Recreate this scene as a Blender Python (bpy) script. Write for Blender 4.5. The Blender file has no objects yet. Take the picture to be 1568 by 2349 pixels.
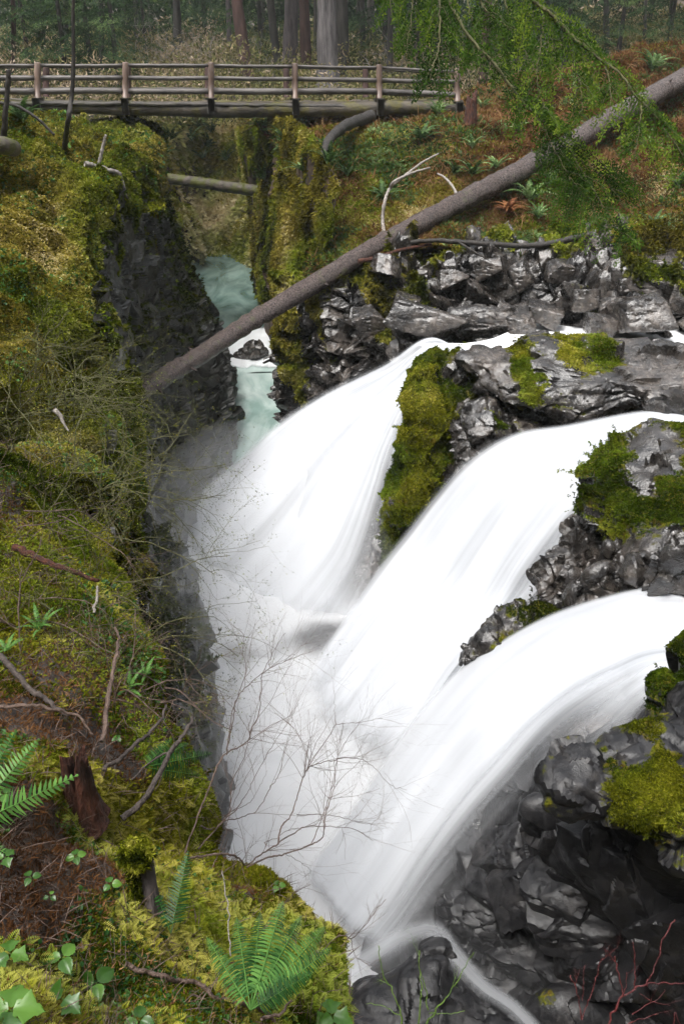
import bpy, math, random
import numpy as np
from mathutils import Vector, Matrix
random.seed(7); RNG = np.random.default_rng(7)
SC = bpy.context.scene; COL = SC.collection
PITCH = math.radians(27.4); FPX = 1896.0; CU, CV = 784.0, 1174.5
cp, sp = math.cos(PITCH), math.sin(PITCH)
# ------------------------------------------------------------------ placing: a sight line and a distance give a place in the world
def ray(u, v):
    a = (u-CU)/FPX; b = (CV-v)/FPX
    return np.array([a, cp+b*sp, -sp+b*cp])
def Y(u, v, y): d = ray(u, v); return d*(y/d[1])
def Z(u, v, z): d = ray(u, v); return d*(z/d[2])
def D(u, v, d): return ray(u, v)*d
def proj(P):
    P = np.atleast_2d(P); d = P[:,1]*cp-P[:,2]*sp; up = P[:,1]*sp+P[:,2]*cp
    dd = np.where(np.abs(d) < 1e-6, 1e-6, d)
    return CU+FPX*P[:,0]/dd, CV-FPX*up/dd, d
# ------------------------------------------------------------------ noise
def _h(ix, iy, iz, s):
    n = (ix.astype(np.int64)*374761393+iy.astype(np.int64)*668265263+iz.astype(np.int64)*2147483647+s*974634777) & 0xffffffff
    n = ((n ^ (n >> 13))*1274126177) & 0xffffffff
    n = ((n ^ (n >> 16))*2246822519) & 0xffffffff
    n = n ^ (n >> 15)
    return (n & 0xffffff)/float(0xffffff)
def vnoise(P, s=0):
    F = np.floor(P).astype(np.int64); f = P-F; f = f*f*f*(f*(f*6-15)+10)
    r = 0
    for dx in (0,1):
        wx = f[:,0] if dx else 1-f[:,0]
        for dy in (0,1):
            wy = f[:,1] if dy else 1-f[:,1]
            for dz in (0,1):
                wz = f[:,2] if dz else 1-f[:,2]
                r = r+_h(F[:,0]+dx, F[:,1]+dy, F[:,2]+dz, s)*wx*wy*wz
    return r*2-1
def fbm(P, scale=1.0, octv=4, s=0, gain=.5):
    r = 0; a = 1.0; t = 0; q = P*scale
    for o in range(octv):
        r = r+a*vnoise(q, s+o*13); t += a; a *= gain; q = q*2.03+17.3
    return r/t
def blocky(P, size, s=0, step=.5, tilt=1.15, crack=.13, cw=.09):
    """jointed rock: cells with their own offset and tilt, cracks between; returns displacement in units of size"""
    q = P/np.array(size); w = np.stack([vnoise(q*.9+9, s+5), vnoise(q*.9+31, s+6), vnoise(q*.9+57, s+7)], 1)
    q = q+w*.10
    F = np.floor(q).astype(np.int64); n = len(q)
    d1 = np.full(n, 9.); d2 = np.full(n, 9.); val = np.zeros(n)
    for dx in (-1,0,1):
        for dy in (-1,0,1):
            for dz in (-1,0,1):
                c = F+np.array([dx,dy,dz])
                j = np.stack([_h(c[:,0],c[:,1],c[:,2], s+k) for k in range(3)], 1)
                r = q-(c+.12+.76*j); a = np.abs(r)
                d = (r*r).sum(1)**.5*.45+a.max(1)*.55
                g = np.stack([_h(c[:,0],c[:,1],c[:,2], s+10+k) for k in range(3)], 1)*2-1
                o = (_h(c[:,0],c[:,1],c[:,2], s+20)*2-1)*step+(r*g).sum(1)*tilt
                m = d < d1
                d2 = np.where(m, d1, np.minimum(d2, d)); val = np.where(m, o, val); d1 = np.where(m, d, d1)
    e = np.clip((d2-d1)/cw, 0, 1)
    return val-(1-e*e*(3-2*e))*crack
def smooth(x, a, b):
    t = np.clip((x-a)/(b-a), 0, 1); return t*t*(3-2*t)
# ------------------------------------------------------------------ meshes
def tagit(o, label=None, cat=None, group=None, kind=None):
    for k, v in (('label', label), ('category', cat), ('group', group), ('kind', kind)):
        if v: o[k] = v
    return o
def mesh_np(name, V, Fc, mat, parent=None, attrs=None, smooth_shade=True, loc=None):
    """Fc: (n,k) faces, or a list of such arrays"""
    V = np.asarray(V, dtype=np.float32)
    if loc is not None: V = V-np.asarray(loc, dtype=np.float32)
    Fs = Fc if isinstance(Fc, list) else [Fc]
    me = bpy.data.meshes.new(name)
    nl = sum(f.size for f in Fs); nf = sum(len(f) for f in Fs)
    me.vertices.add(len(V)); me.loops.add(nl); me.polygons.add(nf)
    me.vertices.foreach_set('co', V.ravel())
    me.loops.foreach_set('vertex_index', np.concatenate([f.ravel() for f in Fs]).astype(np.int32))
    tot = np.concatenate([np.full(len(f), f.shape[1]) for f in Fs])
    st = np.concatenate([[0], np.cumsum(tot)[:-1]])
    me.polygons.foreach_set('loop_start', st.astype(np.int32))
    me.polygons.foreach_set('loop_total', tot.astype(np.int32))
    me.polygons.foreach_set('use_smooth', np.full(nf, bool(smooth_shade)))
    for k, a in (attrs or {}).items():
        a = np.asarray(a, dtype=np.float32)
        if a.ndim == 1:
            at = me.attributes.new(k, 'FLOAT', 'POINT'); at.data.foreach_set('value', a)
        else:
            at = me.attributes.new(k, 'FLOAT_VECTOR', 'POINT'); at.data.foreach_set('vector', a.ravel())
    me.update(calc_edges=True)
    if mat: me.materials.append(mat)
    o = bpy.data.objects.new(name, me); COL.objects.link(o)
    if loc is not None: o.location = [float(x) for x in loc]
    if parent: o.parent = parent
    return o
def empty(name, loc, label=None, cat=None, group=None):
    o = bpy.data.objects.new(name, None); COL.objects.link(o); o.location = [float(x) for x in loc]
    o.empty_display_size = .2
    return tagit(o, label, cat, group)
def part(name, V, Fc, mat, root, attrs=None, smooth_shade=True):
    """mesh in world coordinates put under a root that is only translated"""
    V = np.asarray(V)
    p = root; L = np.array(root.location)
    while p.parent is not None: p = p.parent; L = L+np.array(p.location)
    return mesh_np(name, V-L, Fc, mat, root, attrs, smooth_shade)
def grid_faces(n, m, wrap=False):
    i, j = np.meshgrid(np.arange(n-1), np.arange(m if wrap else m-1), indexing='ij')
    i = i.ravel(); j = j.ravel(); k = (j+1) % m
    return np.stack([i*m+j, i*m+k, (i+1)*m+k, (i+1)*m+j], 1)
def _cr(C, n):
    """catmull-rom along axis 0 to n samples"""
    R = len(C); t = np.linspace(0, R-1, n); i = np.minimum(t.astype(int), R-2); f = (t-i)
    g = lambda k: C[np.clip(k, 0, R-1)]
    f = f.reshape((-1,)+(1,)*(C.ndim-1))
    p0, p1, p2, p3 = g(i-1), g(i), g(i+1), g(i+2)
    # linear extrapolation at the ends
    p0 = np.where((i == 0).reshape(f.shape), 2*p1-p2, p0); p3 = np.where((i+2 > R-1).reshape(f.shape), 2*p2-p1, p3)
    return .5*((2*p1)+(-p0+p2)*f+(2*p0-5*p1+4*p2-p3)*f*f+(-p0+3*p1-3*p2+p3)*f**3)
def loft(C, n, m):
    """C (R,C,k) control grid to (n,m,k)"""
    C = np.asarray(C, float); A = _cr(C, n); return np.swapaxes(_cr(np.swapaxes(A, 0, 1), m), 0, 1)
def gnormals(G):
    du = np.gradient(G, axis=0); dv = np.gradient(G, axis=1); N = np.cross(du, dv)
    return N/np.maximum(np.linalg.norm(N, axis=2, keepdims=True), 1e-9)
def towards_eye(G, N):
    s = np.sign((N*(-G)).sum(2).mean()); return N*(s if s else 1)
class MB:
    """collects vertices and faces (tris and quads) with a per-vertex tint"""
    def __init__(s): s.V = []; s.Q = []; s.T = []; s.t = []; s.n = 0
    def add(s, V, F, tint=.5):
        V = np.asarray(V, float).reshape(-1, 3); F = np.asarray(F, int)
        (s.Q if F.shape[1] == 4 else s.T).append(F+s.n); s.V.append(V)
        s.t.append(np.broadcast_to(np.asarray(tint, float), (len(V),)).copy()); s.n += len(V)
    def faces(s): return ([np.concatenate(s.Q)] if s.Q else [])+([np.concatenate(s.T)] if s.T else [])
    def arr(s): return np.concatenate(s.V), s.faces(), {'tint': np.concatenate(s.t)}
    def build(s, name, mat, root=None, smooth_shade=True, local=False, loc=None):
        V, F, A = s.arr()
        if root is not None and not local: return part(name, V, F, mat, root, A, smooth_shade)
        return mesh_np(name, V, F, mat, root, A, smooth_shade, loc)
    def box(s, c, ax, ay, az, tint=.5, bev=.12):
        """box with chamfered edges: centre and three half-axis vectors"""
        c, ax, ay, az = (np.asarray(q, float) for q in (c, ax, ay, az))
        la, lb, lc = (np.linalg.norm(q) for q in (ax, ay, az)); b = bev*min(la, lb, lc)
        V = []
        for sx in (-1,1):
            for sy in (-1,1):
                for sz in (-1,1):
                    for k in range(3):
                        q = [sx, sy, sz]; f = [1-b/la, 1-b/lb, 1-b/lc]; f[k] = 1.0
                        V.append(c+ax*q[0]*f[0]+ay*q[1]*f[1]+az*q[2]*f[2])
        idx = lambda x, y, z, k: ((x*2+y)*2+z)*3+k
        Q = []; T = []
        for a in (0,1):
            Q += [(idx(a,0,0,0), idx(a,1,0,0), idx(a,1,1,0), idx(a,0,1,0))][::1]
            Q += [(idx(0,a,0,1), idx(0,a,1,1), idx(1,a,1,1), idx(1,a,0,1))]
            Q += [(idx(0,0,a,2), idx(1,0,a,2), idx(1,1,a,2), idx(0,1,a,2))]
        for a in (0,1):
            for b2 in (0,1):
                Q += [(idx(0,a,b2,1), idx(1,a,b2,1), idx(1,a,b2,2), idx(0,a,b2,2)),
                      (idx(a,0,b2,0), idx(a,1,b2,0), idx(a,1,b2,2), idx(a,0,b2,2)),
                      (idx(a,b2,0,0), idx(a,b2,1,0), idx(a,b2,1,1), idx(a,b2,0,1))]
                for c2 in (0,1): T.append((idx(a,b2,c2,0), idx(a,b2,c2,1), idx(a,b2,c2,2)))
        s.add(V, Q, tint); s.T.append(np.array(T)+s.n-24)
    def tube(s, P, r, k=6, tint=.5, cap=True, rough=0., seed=0):
        P = np.asarray(P, float); n = len(P); r = np.broadcast_to(np.asarray(r, float), (n,))
        T = np.gradient(P, axis=0); T /= np.maximum(np.linalg.norm(T, axis=1, keepdims=True), 1e-9)
        up = np.array([0,0,1.]) if abs(T[0][2]) < .9 else np.array([1.,0,0])
        a = np.cross(T[0], up); a /= np.linalg.norm(a); A = []
        for i in range(n):
            a = a-T[i]*np.dot(a, T[i]); a /= max(np.linalg.norm(a), 1e-9); A.append(a)
        A = np.array(A); B = np.cross(T, A); th = np.arange(k)*2*np.pi/k
        ring = A[:,None,:]*np.cos(th)[None,:,None]+B[:,None,:]*np.sin(th)[None,:,None]
        V = P[:,None,:]+ring*r[:,None,None]
        if rough:
            q = V.reshape(-1,3); V = V+ring*(fbm(q/r.max()*.9, 1, 3, seed).reshape(n,k)*rough*r[:,None])[:,:,None]
        base = s.n
        s.add(V.reshape(-1,3), grid_faces(n, k, True), tint)
        if cap:
            for e, rr in ((0, range(k)), (n-1, range(k))):
                c = s.n; s.add([P[e]], np.zeros((0,4), int), tint if np.isscalar(tint) else .5)
                s.T.append(np.array([(base+e*k+i, base+e*k+(i+1) % k, c) for i in rr]))
# ------------------------------------------------------------------ materials
def newmat(name):
    m = bpy.data.materials.new(name); m.use_nodes = True; nt = m.node_tree
    for n in list(nt.nodes): nt.nodes.remove(n)
    return m, nt, nt.nodes, nt.links
def nd(nt, t, **kw):
    n = nt.nodes.new(t)
    for k, v in kw.items():
        if k in ('inp',):
            for a, b in v.items(): n.inputs[a].default_value = b
        else: setattr(n, k, v)
    return n
def ramp(nt, fac, stops):
    n = nt.nodes.new('ShaderNodeValToRGB'); e = n.color_ramp.elements
    while len(e) > 1: e.remove(e[-1])
    e[0].position = stops[0][0]; e[0].color = (*stops[0][1], 1)
    for p, c in stops[1:]:
        x = e.new(p); x.color = (*c, 1)
    if fac is not None: nt.links.new(fac, n.inputs[0])
    return n
def noise(nt, scale, detail=4, rough=.55, vec=None, dist=0):
    n = nd(nt, 'ShaderNodeTexNoise', inp={'Scale': scale, 'Detail': detail, 'Roughness': rough, 'Distortion': dist})
    if vec is None: vec = geo_pos(nt)
    nt.links.new(vec, n.inputs['Vector']); return n
def geo_pos(nt):
    for n in nt.nodes:
        if n.type == 'TEX_COORD': return n.outputs['Object']
    return nt.nodes.new('ShaderNodeTexCoord').outputs['Object']
def attr(nt, name): return nd(nt, 'ShaderNodeAttribute', attribute_name=name).outputs['Fac']
def math_(nt, op, a, b=None, clamp=False):
    n = nd(nt, 'ShaderNodeMath', operation=op, use_clamp=clamp)
    for i, x in enumerate((a, b)):
        if x is None: continue
        if isinstance(x, (int, float)): n.inputs[i].default_value = x
        else: nt.links.new(x, n.inputs[i])
    return n.outputs[0]
def mixc(nt, fac, a, b):
    n = nd(nt, 'ShaderNodeMix', data_type='RGBA')
    for s, x in ((0, fac), (6, a), (7, b)):
        if isinstance(x, (int, float)): n.inputs[s].default_value = x
        elif isinstance(x, tuple): n.inputs[s].default_value = (*x, 1)
        else: nt.links.new(x, n.inputs[s])
    return n.outputs[2]
def out(nt, sh, vol=None):
    o = nt.nodes.new('ShaderNodeOutputMaterial')
    if sh is not None: nt.links.new(sh, o.inputs['Surface'])
    if vol is not None: nt.links.new(vol, o.inputs['Volume'])
def bump(nt, h, strength, dist, prev=None):
    b = nd(nt, 'ShaderNodeBump', inp={'Strength': strength, 'Distance': dist}); nt.links.new(h, b.inputs['Height'])
    if prev is not None: nt.links.new(prev, b.inputs['Normal'])
    return b.outputs[0]
def rock_mat(name, dark=(.010,.010,.011), mid=(.038,.034,.031), light=(.11,.095,.085), mossA=(.020,.027,.004), mossB=(.085,.088,.010),
             mossC=(.10,.06,.015), k=1.0, rough=(.10,.38), moss_rough=.9, spec=.9, bst=.6):
    m, nt, N, L = newmat(name)
    P = geo_pos(nt)
    n1 = noise(nt, 1.3*k, 6, .62); n2 = noise(nt, 9*k, 5, .6); n3 = noise(nt, 45*k, 4, .6)
    c1 = ramp(nt, n1.outputs[0], [(.32, dark), (.5, mid), (.68, light)])
    c2 = ramp(nt, n2.outputs[0], [(.35, (.55,.55,.57)), (.65, (1.25,1.2,1.12))])
    mul = nd(nt, 'ShaderNodeMix', data_type='RGBA', blend_type='MULTIPLY'); mul.inputs[0].default_value = 1
    L.new(c1.outputs[0], mul.inputs[6]); L.new(c2.outputs[0], mul.inputs[7])
    # moss
    mo = attr(nt, 'moss')
    w = math_(nt, 'ADD', mo, math_(nt, 'MULTIPLY', math_(nt, 'SUBTRACT', n2.outputs[0], .5), 1.3))
    w = math_(nt, 'ADD', w, math_(nt, 'MULTIPLY', math_(nt, 'SUBTRACT', n1.outputs[0], .5), .8))
    mf = ramp(nt, w, [(.42, (0,0,0)), (.56, (1,1,1))]).outputs[0]
    n4 = noise(nt, 3.3*k, 5, .65); n5 = noise(nt, 26*k, 3, .7)
    mc = ramp(nt, n4.outputs[0], [(.3, mossA), (.52, mossB), (.72, mossC)])
    mc2 = ramp(nt, n5.outputs[0], [(.3, (.35,.4,.4)), (.62, (1.3,1.25,1.1))])
    mm = nd(nt, 'ShaderNodeMix', data_type='RGBA', blend_type='MULTIPLY'); mm.inputs[0].default_value = 1
    L.new(mc.outputs[0], mm.inputs[6]); L.new(mc2.outputs[0], mm.inputs[7])
    col = mixc(nt, mf, mul.outputs[2], mm.outputs[2])
    r1 = ramp(nt, n2.outputs[0], [(.35, (rough[0],)*3), (.7, (rough[1],)*3)])
    r = mixc(nt, mf, r1.outputs[0], (moss_rough,)*3)
    h = math_(nt, 'ADD', math_(nt, 'MULTIPLY', n2.outputs[0], .8), math_(nt, 'MULTIPLY', n3.outputs[0], .3))
    h2 = math_(nt, 'ADD', n5.outputs[0], math_(nt, 'MULTIPLY', n3.outputs[0], .6))
    hm = nd(nt, 'ShaderNodeMix', data_type='FLOAT'); L.new(mf, hm.inputs[0]); L.new(h, hm.inputs[2]); L.new(h2, hm.inputs[3])
    b = bump(nt, hm.outputs[0], bst, .05/k)
    bs = nd(nt, 'ShaderNodeBsdfPrincipled'); L.new(col, bs.inputs['Base Color']); L.new(r, bs.inputs['Roughness']); L.new(b, bs.inputs['Normal'])
    sp_ = mixc(nt, mf, (spec,)*3, (.04,.04,.04)); L.new(sp_, bs.inputs['Specular IOR Level'])
    out(nt, bs.outputs[0]); return m
def leaf_mat(name, stops, rough=.6, trans=.25, spec=.3, vary=6, alt=None, alts=.35):
    m, nt, N, L = newmat(name)
    t = attr(nt, 'tint'); n = noise(nt, vary, 3, .6)
    w = math_(nt, 'ADD', t, math_(nt, 'MULTIPLY', math_(nt, 'SUBTRACT', n.outputs[0], .5), .8))
    c = ramp(nt, w, stops)
    if alt:
        c2 = ramp(nt, w, alt); na = noise(nt, alts, 4, .6); f = ramp(nt, na.outputs[0], [(.42, (0,0,0)), (.58, (1,1,1))])
        class _c: outputs = [mixc(nt, f.outputs[0], c.outputs[0], c2.outputs[0])]
        c = _c
    bs = nd(nt, 'ShaderNodeBsdfPrincipled', inp={'Roughness': rough, 'Specular IOR Level': spec}); L.new(c.outputs[0], bs.inputs['Base Color'])
    if trans:
        tr = nd(nt, 'ShaderNodeBsdfTranslucent'); L.new(c.outputs[0], tr.inputs[0])
        mx = nd(nt, 'ShaderNodeMixShader'); mx.inputs[0].default_value = trans
        L.new(bs.outputs[0], mx.inputs[1]); L.new(tr.outputs[0], mx.inputs[2]); out(nt, mx.outputs[0])
    else: out(nt, bs.outputs[0])
    return m
def bark_mat(name, a, b, scale=8, rough=.7, stretch=(1,1,.15), moss=None, bstr=.8):
    m, nt, N, L = newmat(name)
    mp = nd(nt, 'ShaderNodeMapping'); mp.inputs['Scale'].default_value = stretch; L.new(geo_pos(nt), mp.inputs[0])
    n = noise(nt, scale, 6, .65, mp.outputs[0]); n2 = noise(nt, scale*4, 4, .6, mp.outputs[0])
    c = ramp(nt, n.outputs[0], [(.32, a), (.66, b)]).outputs[0]
    if moss:
        n3 = noise(nt, 2.5, 4, .6); f = ramp(nt, n3.outputs[0], [(moss[1]-.06, (0,0,0)), (moss[1]+.06, (1,1,1))]).outputs[0]
        c = mixc(nt, f, c, moss[0])
    h = math_(nt, 'ADD', n.outputs[0], math_(nt, 'MULTIPLY', n2.outputs[0], .5))
    bs = nd(nt, 'ShaderNodeBsdfPrincipled', inp={'Roughness': rough}); L.new(c, bs.inputs['Base Color']); L.new(bump(nt, h, bstr, .03), bs.inputs['Normal'])
    out(nt, bs.outputs[0]); return m
def water_mat(name, streak=(.35, 5.5), lo=.32, hi=.62, col=(.73,.75,.785)):
    """white aerated water: 'cover' is how much water there is, thinning to lacy streaks along the flow (flow.xy = across, along)"""
    m, nt, N, L = newmat(name)
    fl = nd(nt, 'ShaderNodeAttribute', attribute_name='flow').outputs['Vector']
    mp = nd(nt, 'ShaderNodeMapping'); mp.inputs['Scale'].default_value = (streak[1], streak[0], 1); L.new(fl, mp.inputs[0])
    n = noise(nt, 1.0, 4, .55, mp.outputs[0]); cov = attr(nt, 'cover')
    a = math_(nt, 'ADD', math_(nt, 'MULTIPLY', cov, 1.5), math_(nt, 'MULTIPLY', math_(nt, 'SUBTRACT', n.outputs[0], .5), .8))
    a = ramp(nt, a, [(.03, (0,0,0)), (1.0, (1,1,1))])
    a.color_ramp.interpolation = 'EASE'
    c = ramp(nt, n.outputs[0], [(.3, tuple(x*.82 for x in col)), (.6, col)])
    d = nd(nt, 'ShaderNodeBsdfPrincipled', inp={'Roughness': .55, 'Specular IOR Level': .3}); L.new(c.outputs[0], d.inputs['Base Color'])
    L.new(bump(nt, n.outputs[0], .05, .05), d.inputs['Normal'])
    tl = nd(nt, 'ShaderNodeBsdfTranslucent', inp={'Color': (*col, 1)})
    m1 = nd(nt, 'ShaderNodeMixShader'); m1.inputs[0].default_value = .35; L.new(d.outputs[0], m1.inputs[1]); L.new(tl.outputs[0], m1.inputs[2])
    tp = nd(nt, 'ShaderNodeBsdfTransparent'); mx = nd(nt, 'ShaderNodeMixShader'); L.new(a.outputs[0], mx.inputs[0])
    L.new(tp.outputs[0], mx.inputs[1]); L.new(m1.outputs[0], mx.inputs[2]); out(nt, mx.outputs[0])
    return m
# ------------------------------------------------------------------ materials of this place
M = {}
M['rock'] = rock_mat('wet_basalt')
M['rock_near'] = rock_mat('wet_basalt_near', dark=(.006,.006,.007), mid=(.018,.018,.020), light=(.042,.040,.041), k=2.2, rough=(.28,.6), spec=.42, bst=.45)
M['wall'] = rock_mat('mossy_canyon_wall', dark=(.009,.010,.009), mid=(.024,.026,.023), light=(.055,.054,.05), mossA=(.012,.018,.003), mossB=(.045,.055,.008), mossC=(.07,.05,.015), k=1.1, rough=(.25,.6), spec=.5)
M['bank'] = rock_mat('mossy_bank_soil', dark=(.008,.005,.003), mid=(.022,.013,.007), light=(.055,.03,.014), mossA=(.014,.02,.003), mossB=(.06,.07,.008), mossC=(.07,.05,.014), k=1.6, rough=(.6,.9))
M['hill'] = rock_mat('forest_slope_soil', dark=(.018,.010,.006), mid=(.05,.028,.014), light=(.10,.06,.028), mossA=(.03,.035,.005), mossB=(.10,.10,.012), mossC=(.11,.075,.02), k=.9, rough=(.6,.9))
M['water'] = water_mat('white_water')
M['churn'] = water_mat('churned_pool_brightened', col=(.90,.91,.93))  # the white water again, made paler to offset the dim gorge light
def foam(name, c1, c2, sc):
    m, nt, N, L = newmat(name)
    mp = nd(nt, 'ShaderNodeMapping'); mp.inputs['Scale'].default_value = (1, .35, 1); L.new(geo_pos(nt), mp.inputs[0])
    n = noise(nt, sc, 4, .55, mp.outputs[0], 1.2); c = ramp(nt, n.outputs[0], [(.38, c1), (.68, c2)])
    bs = nd(nt, 'ShaderNodeBsdfPrincipled', inp={'Roughness': .22}); L.new(c.outputs[0], bs.inputs['Base Color'])
    L.new(bump(nt, n.outputs[0], .3, .06), bs.inputs['Normal']); out(nt, bs.outputs[0]); return m
M['stream'] = foam('teal_stream', (.07,.13,.115), (.24,.34,.31), 1.1)
M['pool'] = foam('milky_green_pool', (.22,.32,.29), (.55,.64,.61), .9)
M['foam'] = foam('foam', (.84,.85,.87), (.92,.93,.94), .8)
SURF = {}       # name -> (vertices grid, normals, moss) for scattering growth
def patch(name, rows, n, m, mat, moss=.5, rough=(.3, .6), block=None, octv=5, kind='structure', seed=1, bevel=None, label=None, cat=None, moss_fn=None, aniso=None, warp=0):
    C = np.array([[p for p in r] for r in rows], float)
    G = loft(C, n, m)
    mo = np.full((n, m), float(moss)) if np.isscalar(moss) else np.clip(loft(np.asarray(moss, float)[:,:,None], n, m)[:,:,0], -1, 1.5)
    N = towards_eye(G, gnormals(G)); P = G.reshape(-1, 3); Nf = N.reshape(-1, 3)
    amp, sc = rough
    d = fbm(P*(aniso if aniso is not None else 1), sc, octv, seed)*amp
    if block is not None:
        for (size, a, st) in block:
            d = d+blocky(P, size, seed+int(100*size[0]), step=st)*a
    P2 = P+Nf*d[:,None]
    G2 = P2.reshape(n, m, 3); N2 = towards_eye(G2, gnormals(G2)).reshape(-1, 3)
    mo = mo.ravel()
    if moss_fn is not None: mo = moss_fn(P2, N2, mo)
    F = grid_faces(n, m)
    # outward winding
    a = P2[F[:,1]]-P2[F[:,0]]; b = P2[F[:,3]]-P2[F[:,0]]; c = np.cross(a, b)
    if ((c*Nf[F[:,0]]).sum(1).mean()) < 0: F = F[:,::-1]
    o = mesh_np(name, P2, F, mat, attrs={'moss': mo}, smooth_shade=(block is None))
    if block is not None:
        o.data.set_sharp_from_angle(angle=math.radians(38)) if hasattr(o.data, 'set_sharp_from_angle') else None
        o.data.polygons.foreach_set('use_smooth', np.full(len(F), True))
    tagit(o, label, cat, None, kind)
    SURF[name+str(seed)] = (P2, N2, mo, F)
    return o, P2, N2, mo
def nz_moss(gain=1.0, bias=0., sc=1.2, amp=.6, seed=3):
    return lambda P, N, mo: mo+(np.clip(N[:,2], -1, 1)-.35)*gain+bias+fbm(P, sc, 4, seed)*amp
# ---- the ground sheet under everything, out to the horizon
def ground():
    xs = np.concatenate([np.linspace(-400,-40,14)[:-1], np.linspace(-40,-14,20)[:-1], np.linspace(-14,18,90)[:-1], np.linspace(18,50,20)[:-1], np.linspace(50,400,14)])
    ys = np.concatenate([np.linspace(-300,-12,14)[:-1], np.linspace(-12,50,140)[:-1], np.linspace(50,90,22)[:-1], np.linspace(90,700,18)])
    X, Yy = np.meshgrid(xs, ys, indexing='ij')
    P = np.stack([X, Yy, 0*X], 2).reshape(-1,3)
    x, y = P[:,0], P[:,1]
    left = np.interp(y, [-5,0,2,4,6,8,10,13,16,20,26,34,40,46,60], [6,3,-.8,-2.6,-3.8,-5,-6,-7.2,-8.2,-9.3,-10.5,-12,-13.5,-16,-30])
    right = np.interp(y, [-5,0,3,6,10,14,18,21,25,30,36,40,44,46,60], [12,10,8,3.5,3.4,2.6,.8,.2,.0,-.6,-1.0,-1.2,-1.5,-2,-29])
    zl = np.interp(y, [-20,0,3,6,12,16,22,26,30], [-2.2,-2.6,-4,-4,-3.4,-2.2,-1.7,-1.6,-1.6])
    zr = np.where(y < 17.5, -6.3, np.interp(y, [17.5,19,26,32,45,70,120,700], [-5.3,-4.4,-1.6,-.9,.2,2.4,9,60]))
    zr = zr*(1-smooth(x, 14, 26))+(zr+4)*smooth(x, 14, 26)
    zl = np.where(y > 30, np.interp(y, [30,45,70,120,700], [-1.6,.2,2.4,9,60]), zl)
    inside = smooth(x, left-.6, left+.4)*(1-smooth(x, right-.4, right+.6))
    z = np.where(x < (left+right)/2, zl, zr)*(1-inside)+(-10.5)*inside
    z = np.where(y > 48.5, zr, z)
    z = z+fbm(P, .15, 4, 5)*.5*smooth(np.abs(x)+np.abs(y-10), 22, 60)
    P[:,2] = z
    o = mesh_np('ground', P, grid_faces(len(xs), len(ys)), M['hill'], attrs={'moss': .45+fbm(P, .2, 3, 8)*.4}); o['kind'] = 'structure'
    return o
ground()
# ---- left bank on which the camera stands: from underfoot to the far moss mound
E = [ # v_left, y_left, z?, edge_u, edge_v, y_edge
 (2650,.62,820,2650,1.2),(2349,.95,790,2349,1.65),(2200,1.15,770,2215,2.0),(2100,1.28,735,2130,2.3),(2000,1.45,600,2020,2.6),(1930,1.6,480,1945,2.75),(1850,1.75,468,1850,2.85),(1770,1.95,440,1775,2.95),
 (1700,2.2,380,1695,3.1),(1610,2.5,345,1610,3.35),(1540,2.8,358,1520,3.65),(1400,3.4,300,1410,4.2),(1290,4.0,250,1310,4.8),(1150,4.8,215,1170,6),(1020,5.8,212,1030,7.2),(920,6.7,215,930,8.4),(820,7.9,210,830,9.8),
 (740,9.2,195,750,11),(690,10.6,205,690,12.0),(640,11.3,215,630,12.4),(580,11.7,222,575,12.8),(520,12.2,215,505,13.4),(460,12.7,262,450,14.3),(400,13.4,285,410,15.3),(345,14.8,300,392,16.6),(312,17.5,325,372,19),(285,21.5,345,335,23.5),(262,26,352,300,27)]
rows = []; mos = []
for (vl, yl, ue, ve, ye) in E:
    r = []
    for t in (-.75,-.4,-.1,.15,.4,.62,.82,1.0):
        u = ue*t if t > 0 else 600*t
        s = max(t, 0)
        v = vl+(ve-vl)*s; y = yl+(ye-yl)*s**1.4
        r.append(Y(u, v, y)-np.array([0,0,-.12*(yl/6) if t < 0 else 0]))
    e = r[-1]; k = min(1.0, ye/6)
    r.append(e+np.array([.03*k, .25*k, -.30*k])); r.append(e+np.array([-.1*k, .5*k, -1.0*k])); r.append(e+np.array([-.5*k, .8*k, -2.3*k]))
    rows.append(r)
    b = .62 if vl > 1150 else (.9 if vl < 700 else .7)
    mos.append([b]*8+[b, b*.7, .3])
def bank_moss(P, N, mo):
    u, v, d = proj(P)
    # bare needle litter patches on the near ground, as in the photograph
    for (cu, cv, y, r, s) in ((170,1900,1.75,.22,.8),(420,2080,2.2,.16,.5),(80,1640,2.4,.22,.6),(40,2030,1.4,.16,.7),(270,1720,2.6,.2,.6),(120,1560,2.9,.3,.25),(520,2100,2.3,.2,.7),(250,2320,1.0,.1,.5),(60,470,13,.9,.3),(30,1110,4.9,.4,.3)):
        c = Y(cu, cv, y); q = np.linalg.norm(P-c, axis=1)/r; mo = mo-s*np.exp(-q*q)
    return mo+fbm(P, .9, 4, 31)*.35
o, BP, BN, BM = patch('left_bank', rows, 620, 330, M['bank'], moss=mos, rough=(.0, 1), seed=11, moss_fn=None)
bpy.data.objects.remove(o)
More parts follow.
